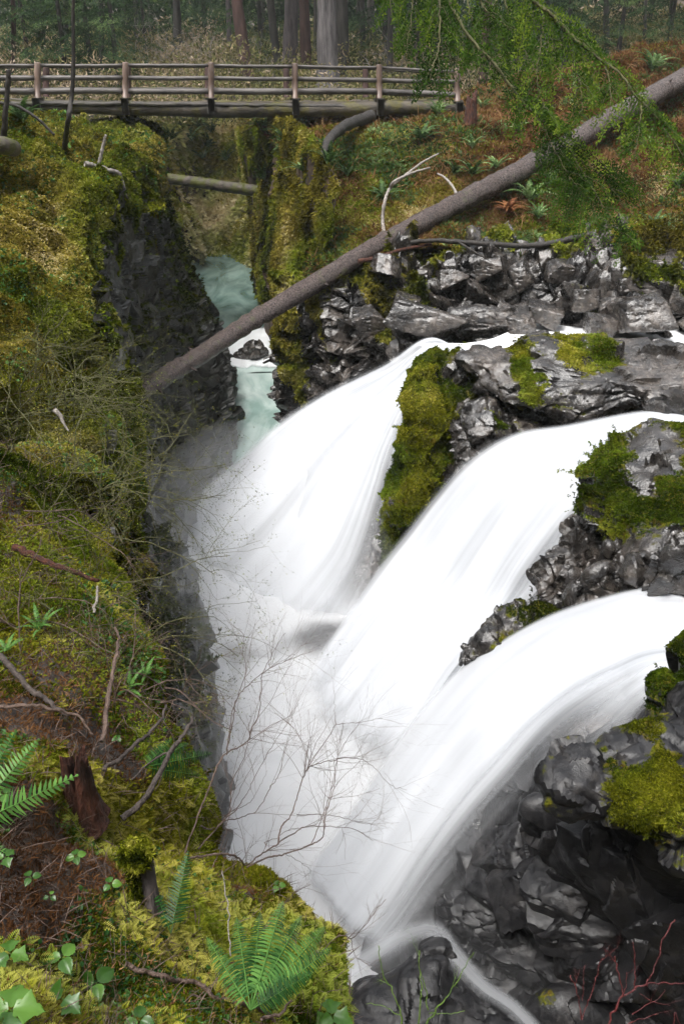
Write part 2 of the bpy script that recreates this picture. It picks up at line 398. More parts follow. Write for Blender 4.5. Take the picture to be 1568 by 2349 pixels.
# near bank is displaced in proportion to its distance so that both the near and the far part have lumps of their size
def bank_build():
    C = np.array(rows); n, m = 900, 420
    G = loft(C, n, m); N = towards_eye(G, gnormals(G)); P = G.reshape(-1,3); Nf = N.reshape(-1,3)
    _, _, d = proj(P); d = np.clip(np.linalg.norm(P, axis=1), 1, 30)
    far = smooth(d, 4.5, 9)
    h = (fbm(P, 3.2, 5, 3)*.085)*(1-far)+(fbm(P*np.array([1,1,.8]), .7, 5, 4)*.75-np.abs(fbm(P*np.array([1,1,.3]), 1.1, 3, 9))*.9+.12)*far
    # overhanging lip and hollows in the far moss cliff
    P2 = P+Nf*h[:,None]
    mo = np.clip(loft(np.array(mos)[:,:,None], n, m)[:,:,0].ravel(), 0, 1.3)
    mo = bank_moss(P2, Nf, mo)
    F = grid_faces(n, m); a = P2[F[:,1]]-P2[F[:,0]]; b = P2[F[:,3]]-P2[F[:,0]]
    if ((np.cross(a,b)*Nf[F[:,0]]).sum(1).mean()) < 0: F = F[:,::-1]
    G2 = P2.reshape(n,m,3); N2 = towards_eye(G2, gnormals(G2)).reshape(-1,3)
    o = mesh_np('bank_ground', P2, F, M['bank'], attrs={'moss': mo}); o['kind'] = 'structure'
    SURF['bank'] = (P2, N2, mo, F)
bank_build()
# ---- left canyon wall, far to near slices; each slice top -> bottom
W = [
 (34,[(321,300),(361,420),(401,520),(421,600),(446,660),(456,720)]),
 (30,[(314,320),(359,450),(402,545),(424,610),(452,680),(474,760)]),
 (26,[(309,350),(354,470),(402,565),(442,665),(484,735),(494,800)]),
 (22,[(305,380),(355,490),(405,600),(458,700),(510,800),(520,930)]),
 (19,[(302,392),(350,530),(410,690),(480,820),(530,920),(540,1040)]),
 (16.3,[(290,400),(319,540),(354,720),(424,900),(494,1060),(529,1190)]),
 (14,[(262,470),(283,600),(310,770),(350,950),(410,1140),(440,1290)]),
 (12,[(250,620),(268,740),(280,820),(310,1020),(390,1230),(425,1420)]),
 (10.4,[(240,760),(262,880),(268,950),(300,1140),(410,1340),(492,1530)]),
 (9,[(255,890),(268,1000),(262,1090),(300,1270),(440,1460),(505,1680)]),
 (7.6,[(250,1000),(268,1120),(280,1270),(310,1450),(455,1640),(512,1850)]),
 (6.2,[(235,1170),(262,1310),(295,1470),(350,1660),(450,1840),(515,2060)]),
 (5,[(250,1330),(290,1520),(330,1740),(400,1900),(480,2080),(560,2300)])]
rows = [[Y(u, v, y) for (u, v) in pts] for (y, pts) in W]
wm = [[.7,.6,.6,.5,.3,.0],[.7,.6,.5,.5,.3,.0],[.7,.5,.5,.4,.1,-.3],[.7,.4,.4,.3,-.2,-.5],[.7,.3,.35,.0,-.3,-.5],[.6,.2,.3,-.1,-.4,-.5],[.6,.2,.35,.1,-.4,-.5],[.6,.3,.4,.3,-.3,-.5],[.6,.5,.45,.45,.22,-.4],[.6,.5,.45,.45,.22,-.4],[.6,.5,.45,.4,.2,-.4],[.6,.5,.45,.4,.2,-.4],[.6,.5,.45,.4,.2,-.4]]
patch('canyon_cliff', rows, 560, 420, M['wall'], moss=wm, rough=(.22,.8), block=[((.9,.9,.75), .20, .5), ((.36,.4,.3), .09, .5)], seed=21, moss_fn=nz_moss(.35,0,.9,.35))
# ---- far end of the canyon behind the footbridge
rows = [[Y(270,240,30),Y(345,248,36),Y(450,248,45),Y(545,248,47),Y(660,250,42),Y(760,250,36)],
 [Y(300,330,30),Y(372,330,36),Y(450,330,43),Y(545,320,44),Y(650,320,38),Y(740,320,32)],
 [Y(340,430,30),Y(396,420,36),Y(455,420,40.5),Y(545,400,40.5),Y(640,400,36),Y(730,400,31)],
 [Y(390,520,31),Y(425,500,36),Y(460,500,39.5),Y(545,470,38.5),Y(630,480,34.5),Y(720,480,30.5)],
 [Y(425,575,33),Y(438,572,36.5),Y(470,578,38.2),Y(545,575,37.5),Y(620,580,33.5),Y(700,580,30)],
 [Y(430,600,33),Y(440,605,36.3),Y(470,612,37),Y(545,612,36.5),Y(620,640,32.5),Y(700,650,29)]]
patch('canyon_head_cliff', rows, 260, 300, M['hill'], moss=[[.5]*6,[.5,.5,.7,.6,.4,.5],[.2,.1,.2,.5,.6,.6],[.3,.3,.6,.7,.7,.6],[.6,.6,.7,.6,.5,.5],[.3,.3,.5,.3,.3,.3]], rough=(.9,.28), block=[((1.5,1.5,1.1), .25, .5)], seed=31, moss_fn=nz_moss(.3,0,.5,.5))
# ---- right canyon wall below the bridge end
Wr = [(36,[(532,300),(557,400),(575,500),(578,570),(582,610),(587,650)]),
 (31,[(580,290),(592,400),(590,500),(588,600),(598,660),(610,730)]),
 (27,[(622,275),(612,400),(596,500),(594,600),(612,700),(627,790)]),
 (23.5,[(666,270),(646,400),(621,520),(614,640),(624,740),(646,860)]),
 (21,[(708,300),(678,420),(653,540),(638,660),(640,760),(660,930)]),
 (19.6,[(745,350),(725,450),(695,560),(672,660),(664,760),(668,950)]),
 (18.8,[(790,430),(765,500),(735,580),(705,650),(690,740),(690,950)])]
rows = [[Y(u, v, y) for (u, v) in pts] for (y, pts) in Wr]
patch('gorge_cliff', rows, 300, 320, M['hill'], moss=[[.7,.6,.5,.6,.5,.1]]*3+[[.8,.55,.55,.6,.2,-.4],[.8,.6,.6,.5,-.2,-.6],[.8,.6,.6,.2,-.4,-.6],[.8,.6,.5,.1,-.4,-.6]], rough=(.38,.7), block=[((.9,.9,.7), .14, .5)], seed=41, moss_fn=nz_moss(.35,0,1.0,.8), aniso=np.array([1,1,.7]))
# ---- slope of moss, litter and ferns above the rock terrace
rows = [[Y(560,262,29),Y(800,256,27),Y(1000,240,27),Y(1150,195,29),Y(1350,140,30),Y(1568,80,31),Y(1950,20,32)],
 [Y(640,330,24.2),Y(800,318,24),Y(1000,300,24.3),Y(1150,280,25),Y(1350,235,25.5),Y(1568,190,26),Y(1950,150,26)],
 [Y(700,420,21.5),Y(820,408,21.8),Y(1000,390,22),Y(1150,380,22.3),Y(1350,350,22.5),Y(1568,320,22.8),Y(1950,300,23)],
 [Y(722,520,19.8),Y(840,505,20),Y(1000,490,20.2),Y(1150,480,20.3),Y(1350,465,20.5),Y(1568,450,20.5),Y(1950,440,20.5)],
 [Y(712,590,18.7),Y(830,580,18.6),Y(1000,562,19),Y(1150,552,19),Y(1350,540,19),Y(1568,520,18.8),Y(1950,520,18.5)],
 [Y(700,640,18.5),Y(830,600,18.3),Y(1000,585,18.4),Y(1150,580,18.4),Y(1350,572,18.2),Y(1568,560,17.8),Y(1950,560,17.5)]]
patch('hillside', rows, 380, 620, M['hill'], moss=[[.6,.6,.5,.45,.5,.5,.4],[.6,.75,.6,.35,.45,.4,.4],[.7,.8,.6,.42,.4,.38,.3],[.8,.8,.7,.6,.45,.45,.4],[.7,.6,.65,.75,.8,.7,.6],[.6,.5,.6,.7,.8,.9,.8]], rough=(.55,.55), octv=6, seed=51, moss_fn=nz_moss(.0,0,.9,.45))
# ---- jointed rock terrace beside the upper river
rows = [[Y(640,645,18.9),Y(740,600,18.7),Y(850,580,18.8),Y(1000,567,18.9),Y(1150,560,18.9),Y(1350,552,18.6),Y(1568,545,17.9),Y(1950,545,17)],
 [Y(625,700,18.5),Y(720,652,18.1),Y(850,620,17.9),Y(1000,598,17.9),Y(1150,595,17.9),Y(1350,600,17.4),Y(1568,610,16.6),Y(1950,620,16)],
 [Y(622,760,18.5),Y(705,730,17.8),Y(850,700,17.2),Y(1000,670,17.3),Y(1150,670,17.2),Y(1350,690,16.5),Y(1568,710,15.6),Y(1950,720,15)],
 [Y(632,830,18.6),Y(700,820,17.6),Y(835,790,16.7),Y(970,760,16.4),Y(1100,732,16.9),Y(1300,722,16.8),Y(1568,765,15.6),Y(1950,800,14)],
 [Y(648,900,18.7),Y(705,910,17.4),Y(820,890,16.3),Y(960,810,15.8),Y(1100,768,16.8),Y(1300,760,16.7),Y(1568,805,15.4),Y(1950,850,13.6)],
 [Y(652,980,18.7),Y(710,1010,17.2),Y(830,1010,15.8),Y(960,900,15.4),Y(1100,830,16.7),Y(1300,820,16.6),Y(1568,860,15.3),Y(1950,900,13.4)]]
def ter_moss(P, N, mo):
    u, v, d = proj(P); q = u+.35*(v-600)
    st = fbm(np.stack([P[:,0]*1.15+P[:,2]*.5, P[:,1]*.3, P[:,2]*.25], 1), 1.6, 2, 77)
    return mo+st*1.25+.06+(np.clip(N[:,2],0,1)-.5)*.15
patch('rock_terrace', rows, 420, 760, M['rock'], moss=[[.8,.7,.6,.5,.6,.7,.8,.8],[.7,.6,.4,.1,.1,.4,.6,.6],[.4,.55,.2,.0,-.2,.1,.0,.0],[.0,.5,.2,-.1,-.5,-.4,-.3,-.3],[-.5,.2,.1,-.5,-.6,-.6,-.5,-.5],[-.6,-.4,-.3,-.6,-.6,-.6,-.6,-.6]], rough=(.25,.7), block=[((.62,.8,.5), .40, .55), ((.26,.3,.22), .13, .5)], seed=61, moss_fn=ter_moss)
# ------------------------------------------------------------------ boulders with a traced profile and their own depth
def blob_rock(name, outline, mat, label, thick=.5, yf=None, moss=.3, mossf=None, block=((.6,.6,.5), .12, .5), block2=None, rough=(.06,2.), seed=0, nr=44, na=220, cat='rock', kind=None, lean=(0,0), bulge=.5):
    pts = [np.array(yf(u, v)) if yf else np.array(Y(*q)) for q in outline for (u, v) in [q[:2]]]
    pts = np.array(pts); k = len(pts)
    # resample closed outline evenly with smoothing
    C = np.concatenate([pts[-2:], pts, pts[:3]]); S = _cr(C, (len(C)-1)*12+1)[24:24+k*12]
    L = np.concatenate([[0], np.cumsum(np.linalg.norm(np.diff(np.concatenate([S, S[:1]]), axis=0), axis=1))])
    S1 = np.concatenate([S, S[:1]]); t = np.linspace(0, L[-1], na+1)[:-1]
    O = np.stack([np.interp(t, L, S1[:,i]) for i in range(3)], 1)
    c = O.mean(0); n = -c/np.linalg.norm(c)
    Vs = []; rr = np.sin(np.linspace(0.03, np.pi/2, nr))
    for sgn, seq in ((1, rr), (-1, rr[::-1][1:])):
        for r in seq:
            hgt = (1-r**2)**bulge*thick*sgn*(1 if sgn > 0 else .8)
            Vs.append(c+(O-c)*r+n*hgt)
    G = np.array(Vs); A = G.shape[0]
    P = G.reshape(-1,3)
    N = np.cross(np.roll(G,-1,1)-np.roll(G,1,1), np.gradient(G, axis=0)); N = N/np.maximum(np.linalg.norm(N, axis=2, keepdims=True), 1e-9)
    if ((N*(G-c)).sum(2).mean()) < 0: N = -N
    N = N.reshape(-1,3)
    d = fbm(P, rough[1], 4, seed)*rough[0]
    if block: d = d+blocky(P, block[0], seed+3, step=block[2])*block[1]
    if block2: d = d+blocky(P, block2[0], seed+8, step=block2[2])*block2[1]
    P2 = P+N*d[:,None]
    F = grid_faces(A, na, True); a = P2[F[:,1]]-P2[F[:,0]]; b = P2[F[:,3]]-P2[F[:,0]]
    if ((np.cross(a,b)*N[F[:,0]]).sum(1).mean()) < 0: F = F[:,::-1]
    cap0 = len(P2); P2 = np.concatenate([P2, P2[:na].mean(0)[None], P2[-na:].mean(0)[None]])
    i = np.arange(na); j = (i+1) % na
    T = np.concatenate([np.stack([i, j, np.full(na, cap0)], 1), np.stack([(A-1)*na+j, (A-1)*na+i, np.full(na, cap0+1)], 1)])
    NN = np.concatenate([N, n[None], -n[None]])
    G2 = P2[:-2].reshape(A,na,3)
    N2 = np.cross(np.roll(G2,-1,1)-np.roll(G2,1,1), np.gradient(G2, axis=0)); N2 /= np.maximum(np.linalg.norm(N2, axis=2, keepdims=True), 1e-9)
    if ((N2.reshape(-1,3)*N).sum(1).mean()) < 0: N2 = -N2
    N2 = np.concatenate([N2.reshape(-1,3), n[None], -n[None]])
    mo = np.full(len(P2), float(moss))+(np.clip(N2[:,2],-1,1)-.3)*.35+fbm(P2, 1.6, 3, seed+70)*.5
    if mossf: mo = mossf(P2, N2, mo)
    o = mesh_np(name, P2, [F, T], mat, attrs={'moss': mo}, loc=c)
    o.data.set_sharp_from_angle(angle=math.radians(40))
    if kind: o['kind'] = kind
    else: tagit(o, label, cat)
    SURF[name+'_'+str(seed)] = (P2, N2, mo, F)
    return o
def spots(*S):
    rag = lambda P: 1+.75*fbm(P, 2.6, 3, 91)
    """patches of moss (or bare rock, s < 0) at places on the rock: (u, v, y, radius m, strength)"""
    def f(P, N, mo):
        u, v, d = proj(P)
        for (cu, cv, r, s) in S:
            q = np.hypot(u-cu, v-cv)/(r*1.15)/rag(P); mo = mo+s*np.exp(-q*q)
        return mo
    return f
def ylerp(pairs):
    vs = [p[0] for p in pairs]; ys = [p[1] for p in pairs]
    return lambda u, v: Y(u, v, float(np.interp(v, vs, ys)))
blob_rock('ridge_boulder', [(1160,800),(1190,780),(1250,776),(1330,778),(1400,772),(1500,782),(1568,806),(1700,850),(1720,960),(1600,975),(1500,955),(1440,945),(1330,975),(1230,945),(1160,925),(1110,900),(1060,850),(1050,812),(1110,800)], M['rock'],
  'long wet grey boulder with moss stripes between the first and second white chutes', thick=.9, yf=ylerp([(760,13.8),(850,13.2),(980,12.0)]), moss=-.02,
  mossf=spots((1190,850,30,.9),(1220,900,34,.8),(1195,800,34,.8),(1240,860,22,.6),(1300,795,40,.6),(1370,800,40,.6),(1280,930,34,.5),(1340,860,25,.3),(1120,850,50,-.9),(1500,870,80,-.9),(1420,830,30,.3)), block=((.9,.8,.55), .16, .4), block2=((.3,.3,.2), .05, .5), seed=5)
blob_rock('mossy_boulder', [(990,800),(1030,800),(1062,830),(1085,880),(1110,905),(1070,930),(1052,990),(1062,1060),(1030,1120),(985,1190),(940,1260),(900,1320),(872,1300),(868,1210),(895,1130),(915,1060),(920,960),(938,880),(960,830)], M['rock'],
  'tall bright moss covered nose of rock right of the first white chute', thick=.7, yf=ylerp([(800,13.9),(950,13.2),(1100,12.6),(1320,11.8)]), moss=.75,
  mossf=spots((1040,830,35,-.7),(1050,1110,20,-1.),(895,1150,14,-.6)), block=((.5,.6,.7), .16, .5), block2=((.2,.25,.25), .06, .5), seed=6)
blob_rock('dark_boulder', [(1050,935),(1110,905),(1160,928),(1230,945),(1330,975),(1310,1010),(1230,1030),(1150,1050),(1090,1075),(1050,1100),(1035,1050)], M['rock'],
  'low black glistening rock under the grey ridge boulder, beside the middle chute', thick=.5, yf=ylerp([(905,12.9),(1100,12.0)]), moss=-.1, mossf=spots((1150,985,30,.5)), block=((.45,.5,.35), .14, .5), block2=((.2,.2,.15), .05, .5), seed=7)
blob_rock('mossy_boulder', [(1440,1000),(1490,968),(1568,962),(1750,960),(1760,1280),(1640,1350),(1500,1372),(1420,1372),(1400,1320),(1385,1250),(1356,1215),(1350,1140),(1356,1080),(1380,1035)], M['rock'],
  'big rounded boulder with pale bare top and moss sides between the middle and lower chutes', thick=.9, yf=ylerp([(960,9.6),(1200,8.4),(1390,7.4)]), moss=.62,
  mossf=spots((1500,1030,50,-.9),(1480,1110,26,-.8),(1540,1250,22,-.7),(1480,1330,45,-1.1),(1560,1330,60,-1.),(1420,1290,30,-.9),(1560,1130,40,.3)), block=((.8,.7,.7), .13, .45), block2=((.28,.28,.22), .05, .5), seed=8)
blob_rock('wet_rock', [(1268,1240),(1300,1185),(1340,1165),(1375,1200),(1390,1250),(1380,1300),(1345,1350),(1300,1382),(1230,1382),(1225,1330),(1245,1290)], M['rock'],
  'dark rock with thin water threads at the right edge of the middle chute', thick=.3, yf=ylerp([(1160,8.9),(1390,7.8)]), moss=-.5, block=((.3,.3,.4), .12, .5), block2=((.12,.12,.12), .04, .5), seed=9)
for (n_, pts, y0, lab, sd) in (('angular_rock', [(1385,1240),(1425,1240),(1450,1275),(1400,1320),(1378,1290)], 7.9, 'small shiny square rock against the foot of the big mossy boulder', 1),
   ('angular_rock', [(1300,1370),(1330,1320),(1390,1290),(1425,1310),(1450,1370),(1400,1395),(1330,1395)], 7.5, 'brown angular rock just above the lower chute at its crest', 2),
   ('angular_rock', [(1440,1300),(1475,1270),(1500,1300),(1470,1350),(1420,1345)], 7.3, 'pale triangular rock facet set in the moss above the lower chute', 3),
   ('angular_rock', [(1490,1300),(1568,1230),(1700,1240),(1700,1370),(1500,1372)], 7.0, 'dark overhanging block at the right edge above the lower chute', 4),
   ('round_rock', [(536,815),(556,792),(585,780),(611,796),(615,820),(585,836),(550,832)], 24.35, 'small black rock standing in the white rapid of the canyon stream', 5)):
    blob_rock(n_, pts, M['rock'], lab, thick=.25 if sd < 5 else .35, yf=(lambda y0: lambda u, v: Y(u, v, y0))(y0), moss=-.35 if sd != 4 else 0, block=((.25,.25,.25), .08, .5), seed=40+sd, nr=24, na=120)
blob_rock('round_rock', [(1000,752),(1018,722),(1055,704),(1110,697),(1165,702),(1205,718),(1224,742),(1212,758),(1150,768),(1080,776),(1020,774)], M['rock'], 'large smooth black boulder lying at the foot of the rock terrace', thick=.42, yf=lambda u, v: Y(u, v, 16.35), moss=-.5, block=((.5,.4,.3), .07, .4), block2=((.2,.16,.12), .02, .5), seed=62, nr=30, na=150)
blob_rock('islet_rock', [(1050,1530),(1075,1475),(1105,1435),(1150,1405),(1210,1385),(1290,1383),(1350,1392),(1300,1440),(1200,1480),(1120,1520)], M['rock'],
  'low mossy wet rock dividing the middle chute from the lower chute', thick=.35, yf=ylerp([(1380,7.9),(1530,7.3)]), moss=.35, mossf=spots((1120,1455,18,-1),(1160,1430,16,-.8),(1250,1400,50,.3)), block=((.35,.35,.3), .10, .5), block2=((.15,.15,.12), .03, .5), seed=10)
# ---- right foreground
rows = [[Y(1080,1640,6.9),Y(1180,1600,6.6),Y(1320,1600,6.2),Y(1460,1600,5.6),Y(1600,1560,4.7),Y(1850,1500,4.5)],
 [Y(1050,1760,6.5),Y(1150,1710,6.2),Y(1300,1700,5.7),Y(1440,1690,5.0),Y(1600,1680,4.2),Y(1850,1600,4)],
 [Y(1000,1900,6.3),Y(1120,1870,5.85),Y(1235,1830,5.2),Y(1370,1810,4.3),Y(1600,1810,3.8),Y(1850,1780,3.5)],
 [Y(945,2010,5.9),Y(1080,1990,5.5),Y(1200,1980,5.0),Y(1350,1950,4.4),Y(1560,1960,3.9),Y(1850,1900,3.5)],
 [Y(870,2100,5.7),Y(1030,2090,5.4),Y(1180,2090,5.0),Y(1340,2090,4.5),Y(1560,2110,4.1),Y(1850,2100,3.6)],
 [Y(820,2180,5.5),Y(1000,2180,5.1),Y(1180,2200,4.8),Y(1350,2230,4.4),Y(1560,2290,4.2),Y(1850,2300,3.7)],
 [Y(800,2300,5.2),Y(1000,2320,4.8),Y(1180,2340,4.5),Y(1350,2390,4.3),Y(1560,2470,4.2),Y(1850,2500,3.8)]]
patch('lower_cliff', rows, 420, 520, M['rock_near'], moss=-.35, rough=(.16,1.1), block=[((.6,.6,.45), .05, .4)], seed=71, moss_fn=lambda P, N, mo: mo+fbm(P, 1.1, 3, 4)*.45)
blob_rock('mossy_outcrop', [(1262,1800),(1256,1770),(1280,1735),(1330,1700),(1400,1672),(1480,1650),(1568,1625),(1750,1600),(1780,1950),(1780,2150),(1568,2010),(1520,1950),(1480,1900),(1440,1870),(1380,1880),(1330,1860),(1290,1850)], M['rock_near'],
  'moss topped rock shelf jutting out over the dark slabs at the lower right', thick=.55, yf=ylerp([(1600,4.7),(1800,4.05),(2100,3.7)]), moss=.30, mossf=spots((1330,1730,40,-.7),(1450,1720,45,-.9),(1540,1950,60,-.5),(1480,1860,60,.25),(1350,1840,40,-.5),(1285,1790,25,-.8),(1470,1790,70,.6),(1550,1690,35,-.6),(1540,1880,70,.2),(1400,1690,25,-.6)), block=((.42,.4,.3), .10, .5), block2=((.15,.15,.1), .035, .5), seed=12)
blob_rock('mossy_boulder', [(1480,1660),(1490,1600),(1500,1560),(1545,1545),(1560,1495),(1620,1460),(1780,1450),(1780,1720),(1600,1740),(1520,1700)], M['rock_near'],
  'dark mossy rock in the right corner under the crest of the lower chute', thick=.4, yf=ylerp([(1450,5.3),(1720,4.8)]), moss=.35, block=((.35,.35,.3), .10, .5), seed=13)
blob_rock('angular_rock', [(1185,1860),(1200,1830),(1250,1815),(1310,1850),(1345,1900),(1330,1960),(1290,1985),(1255,1960),(1195,1905)], M['rock_near'],
  'large angular grey block wedged at the left end of the mossy shelf', thick=.28, yf=ylerp([(1810,5.0),(1990,4.85)]), moss=-.6, block=((.5,.5,.4), .08, .3), rough=(.02,3), seed=14, nr=30, na=160)
blob_rock('wet_slab', [(1325,1900),(1400,1865),(1450,1880),(1500,1930),(1545,1990),(1600,2080),(1700,2200),(1650,2300),(1520,2290),(1440,2180),(1380,2080),(1340,1990)], M['rock_near'],
  'dark steep slab with fine layered ribs below the mossy shelf', thick=.30, yf=ylerp([(1860,4.35),(2300,3.95)]), moss=-.5, block=((.14,.6,.8), .035, .4), block2=None, rough=(.03,3), seed=15)
blob_rock('wet_slab', [(1000,2085),(1030,2050),(1110,2040),(1165,2075),(1200,2120),(1260,2170),(1300,2215),(1285,2260),(1200,2260),(1120,2230),(1060,2190),(1020,2140)], M['rock_near'],
  'flat brown grey slab with a glint, beside the mist at lower centre right', thick=.3, yf=ylerp([(2040,5.25),(2260,4.75)]), moss=-.45, block=((.35,.4,.25), .07, .4), block2=((.14,.16,.1), .025, .5), rough=(.04,2.5), seed=16)
blob_rock('wet_slab', [(1190,2240),(1230,2200),(1290,2195),(1320,2230),(1318,2280),(1260,2285),(1205,2275)], M['rock_near'],
  'small bright reflecting rock plate with white glints, near the red twigs', thick=.14, yf=ylerp([(2190,4.7),(2290,4.6)]), moss=-.7, block=((.2,.2,.15), .04, .5), seed=17, nr=24, na=120)
blob_rock('round_rock', [(1195,2349),(1210,2300),(1280,2270),(1380,2290),(1450,2330),(1520,2400),(1500,2500),(1230,2500)], M['rock_near'],
  'smooth wet boulder behind the red twigs in the bottom right', thick=.4, yf=ylerp([(2270,4.35),(2500,4.05)]), moss=-.35, mossf=spots((1250,2290,40,.5)), block=((.6,.6,.5), .05, .3), rough=(.03,2), seed=18)
blob_rock('round_rock', [(755,2349),(775,2290),(820,2245),(880,2225),(935,2195),(985,2165),(1020,2170),(1060,2225),(1110,2265),(1180,2310),(1240,2360),(1270,2430),(1250,2560),(760,2560)], M['rock_near'],
  'broad dark boulder at the bottom centre with water sliding round its right side', thick=.45, yf=ylerp([(2160,4.75),(2360,4.2),(2560,3.8)]), moss=-.4, mossf=spots((900,2255,40,.4),(800,2310,40,.5)), block=((.55,.55,.4), .07, .4), block2=((.2,.2,.15), .02, .5), rough=(.04,2), seed=19)
blob_rock('mossy_boulder', [(640,2110),(690,2105),(740,2150),(772,2210),(778,2270),(745,2300),(700,2270),(650,2220),(620,2160)], M['rock_near'],
  'small rounded rock with mossy top at the tip of the near bank', thick=.18, yf=ylerp([(2100,2.45),(2300,2.2)]), moss=.3, mossf=spots((690,2140,60,.6),(750,2270,40,-1.2)), block=((.2,.2,.2), .03, .4), rough=(.03,5), seed=20)
# ---- angular blocks: the overlap of random half spaces, so flat faces meet in worn edges
def _ico(sub=5):
    import bmesh
    bm = bmesh.new(); bmesh.ops.create_icosphere(bm, subdivisions=sub, radius=1); V = np.array([v.co[:] for v in bm.verts]); F = np.array([[v.index for v in f.verts] for f in bm.faces]); bm.free(); return V, F
ICO = _ico()
def block(name, c, size, rot, seed, mat, label, group=None, moss=-.5, extra=7, soft=.035):
    rng = np.random.default_rng(seed); V, F = ICO
    Nn = [s*np.eye(3)[k] for k in range(3) for s in (-1, 1)]; H = [rng.uniform(.8, 1.05) for _ in range(6)]
    Nn = [n+rng.normal(0, .16, 3) for n in Nn]
    for e in range(extra): n = rng.normal(0, 1, 3); Nn.append(n); H.append(rng.uniform(.85, 1.2))
    Nn = np.array(Nn); Nn /= np.linalg.norm(Nn, axis=1, keepdims=True); H = np.array(H)
    dots = V@Nn.T; rr = np.where(dots > 1e-3, H[None]/np.maximum(dots, 1e-3), 1e3); k = 1/soft
    m = rr.min(1); r = m-np.log(np.exp(-k*(rr-m[:,None]).clip(0, 20)).sum(1))/k
    a, b, g = rot; E = Matrix.Rotation(a, 3, 'Z') @ Matrix.Rotation(b, 3, 'X') @ Matrix.Rotation(g, 3, 'Y'); P = (V*r[:,None]*np.array(size))@np.array(E).T
    w = P+np.array(c); sz = float(np.mean(size)); dN = unit_(P)
    P = P+dN*((fbm(w, 1.6/sz, 4, seed)*.07-np.maximum(0, fbm(w*np.array([1,1,3.]), 2.2/sz, 3, seed+5)-.12)*.22)*sz)[:,None]
    mo = np.full(len(P), moss)+(dN[:,2]-.3)*.3+fbm(w, 1.5, 3, 12)*.45
    o = mesh_np(name, P, F, mat, attrs={'moss': mo}); o.location = [float(x) for x in c]; o.data.set_sharp_from_angle(angle=math.radians(32)); return tagit(o, label, 'rock', group)
def unit_(a): return a/np.maximum(np.linalg.norm(a, axis=1, keepdims=True), 1e-9)
def hitc(u, v):   # place on the lower cliff
    P = SURF['lower_cliff71'][0]; uu, vv, d = proj(P); q = np.hypot(uu-u, vv-v); m = np.where(q < 14)[0]
    return P[m[np.argmin(d[m])]] if len(m) else P[np.argmin(q)]
LB = [(1085,1985,.24,.20,.16,.5,'grey block just emerging from the mist left of the wedged angular block'),(1150,1960,.26,.18,.14,.6,'dark block touching the left point of the wedged angular block'),(1130,2030,.28,.2,.14,.55,'flat dark block below the mist, first of the stepped blocks'),
 (1205,2025,.26,.2,.16,.6,'stepped dark block directly under the wedged angular block'),(1265,2040,.24,.22,.15,.5,'square black block right of the stepped ones'),(1255,2110,.3,.2,.16,.6,'long black block across the middle of the lower cliff'),
 (1330,2120,.3,.22,.18,.7,'black block beside the foot of the ribbed slab'),(1345,2195,.28,.2,.16,.6,'low black block above the smooth bottom right boulder'),(1180,2170,.26,.22,.13,.45,'dark block behind the bright reflecting plate'),
 (1420,2230,.3,.24,.2,.7,'deeply shaded block behind the red twigs'),(1500,2300,.32,.26,.2,.6,'deeply shaded block at the bottom right behind the upper red twig'),(1010,2230,.24,.2,.14,.4,'dark block between the side stream and the flat brown slab'),
 (1100,2260,.26,.2,.16,.5,'block bordering the right side of the side stream'),(1160,2300,.24,.2,.14,.5,'block in the notch between side stream and smooth boulder'),(1385,1985,.24,.2,.3,.8,'upright dark block left of the ribbed slab'),(1030,2150,.2,.18,.12,.5,'small dark block at the left end of the flat brown slab'),
 (1290,2230,.22,.18,.14,.5,'small block right of the bright reflecting plate'),(1545,2130,.3,.25,.3,.7,'shaded block at the right edge under the hanging moss'),(1560,2220,.3,.25,.3,.6,'lowest shaded block at the right edge'),(1050,1915,.2,.16,.12,.5,'faint block seen through the thin right edge of the lower chute'),(1180,1770,.24,.2,.16,.5,'faint grey block behind the thin water left of the mossy shelf')]
for i, (u, v, sx, sy, sz, a, lab) in enumerate(LB):
    block('angular_rock', hitc(u, v)-unit_(hitc(u, v)[None])[0]*-.10, (sx*1.25, sy*1.2, sz*1.2), (-.6+.25*math.sin(i*2.3), a*.5+.2*math.sin(i*1.7), -.5+.3*math.cos(i*3.1)), 900+i, M['rock_near'], lab, 'angular blocks of the lower cliff', moss=-.55, soft=.025)
RB = [(985,732,16.1,'flat round topped boulder with bright ripples of reflection at the water edge of the terrace',.75,.4,.26),(1190,735,16.2,'end of the smooth black boulder where the white river begins',.3,.35,.22),
 (1250,720,16.4,'single brown stone at the head of the white river',.34,.3,.2),(1470,722,15.4,'pale grey rounded boulder at the right of the terrace above the river',.5,.4,.34),(1375,745,15.6,'dark rock between the brown stone and the pale grey boulder',.3,.3,.2),(1475,600,17.0,'flat pale grey slab on top of the terrace at the right',.62,.5,.12),
 (1460,655,16.4,'tilted grey block with fine wavy lines under the flat slab',.5,.4,.26),(1395,700,16.2,'shiny cube shaped rock left of the pale grey boulder',.25,.25,.18),(1340,690,16.4,'black wedge shaped rock with green moss above the white river',.3,.3,.22),(1035,640,17.4,'blocky rock with a bright white facet near the terrace top',.3,.3,.22),
 (1190,640,17.3,'upright dark block in the middle of the terrace wall',.26,.3,.34),(930,705,16.9,'broken block between two moss stripes of the terrace',.3,.3,.24),(850,740,16.8,'grey block below the fallen log at the left of the terrace',.3,.3,.26),(880,610,17.7,'square bright topped block under the rubble of the fallen log',.28,.3,.2),(1120,615,17.6,'bright wet block at the top edge of the terrace',.3,.3,.2),(1280,620,17.3,'grey block near the top edge of the terrace below the black branch',.3,.3,.2)]
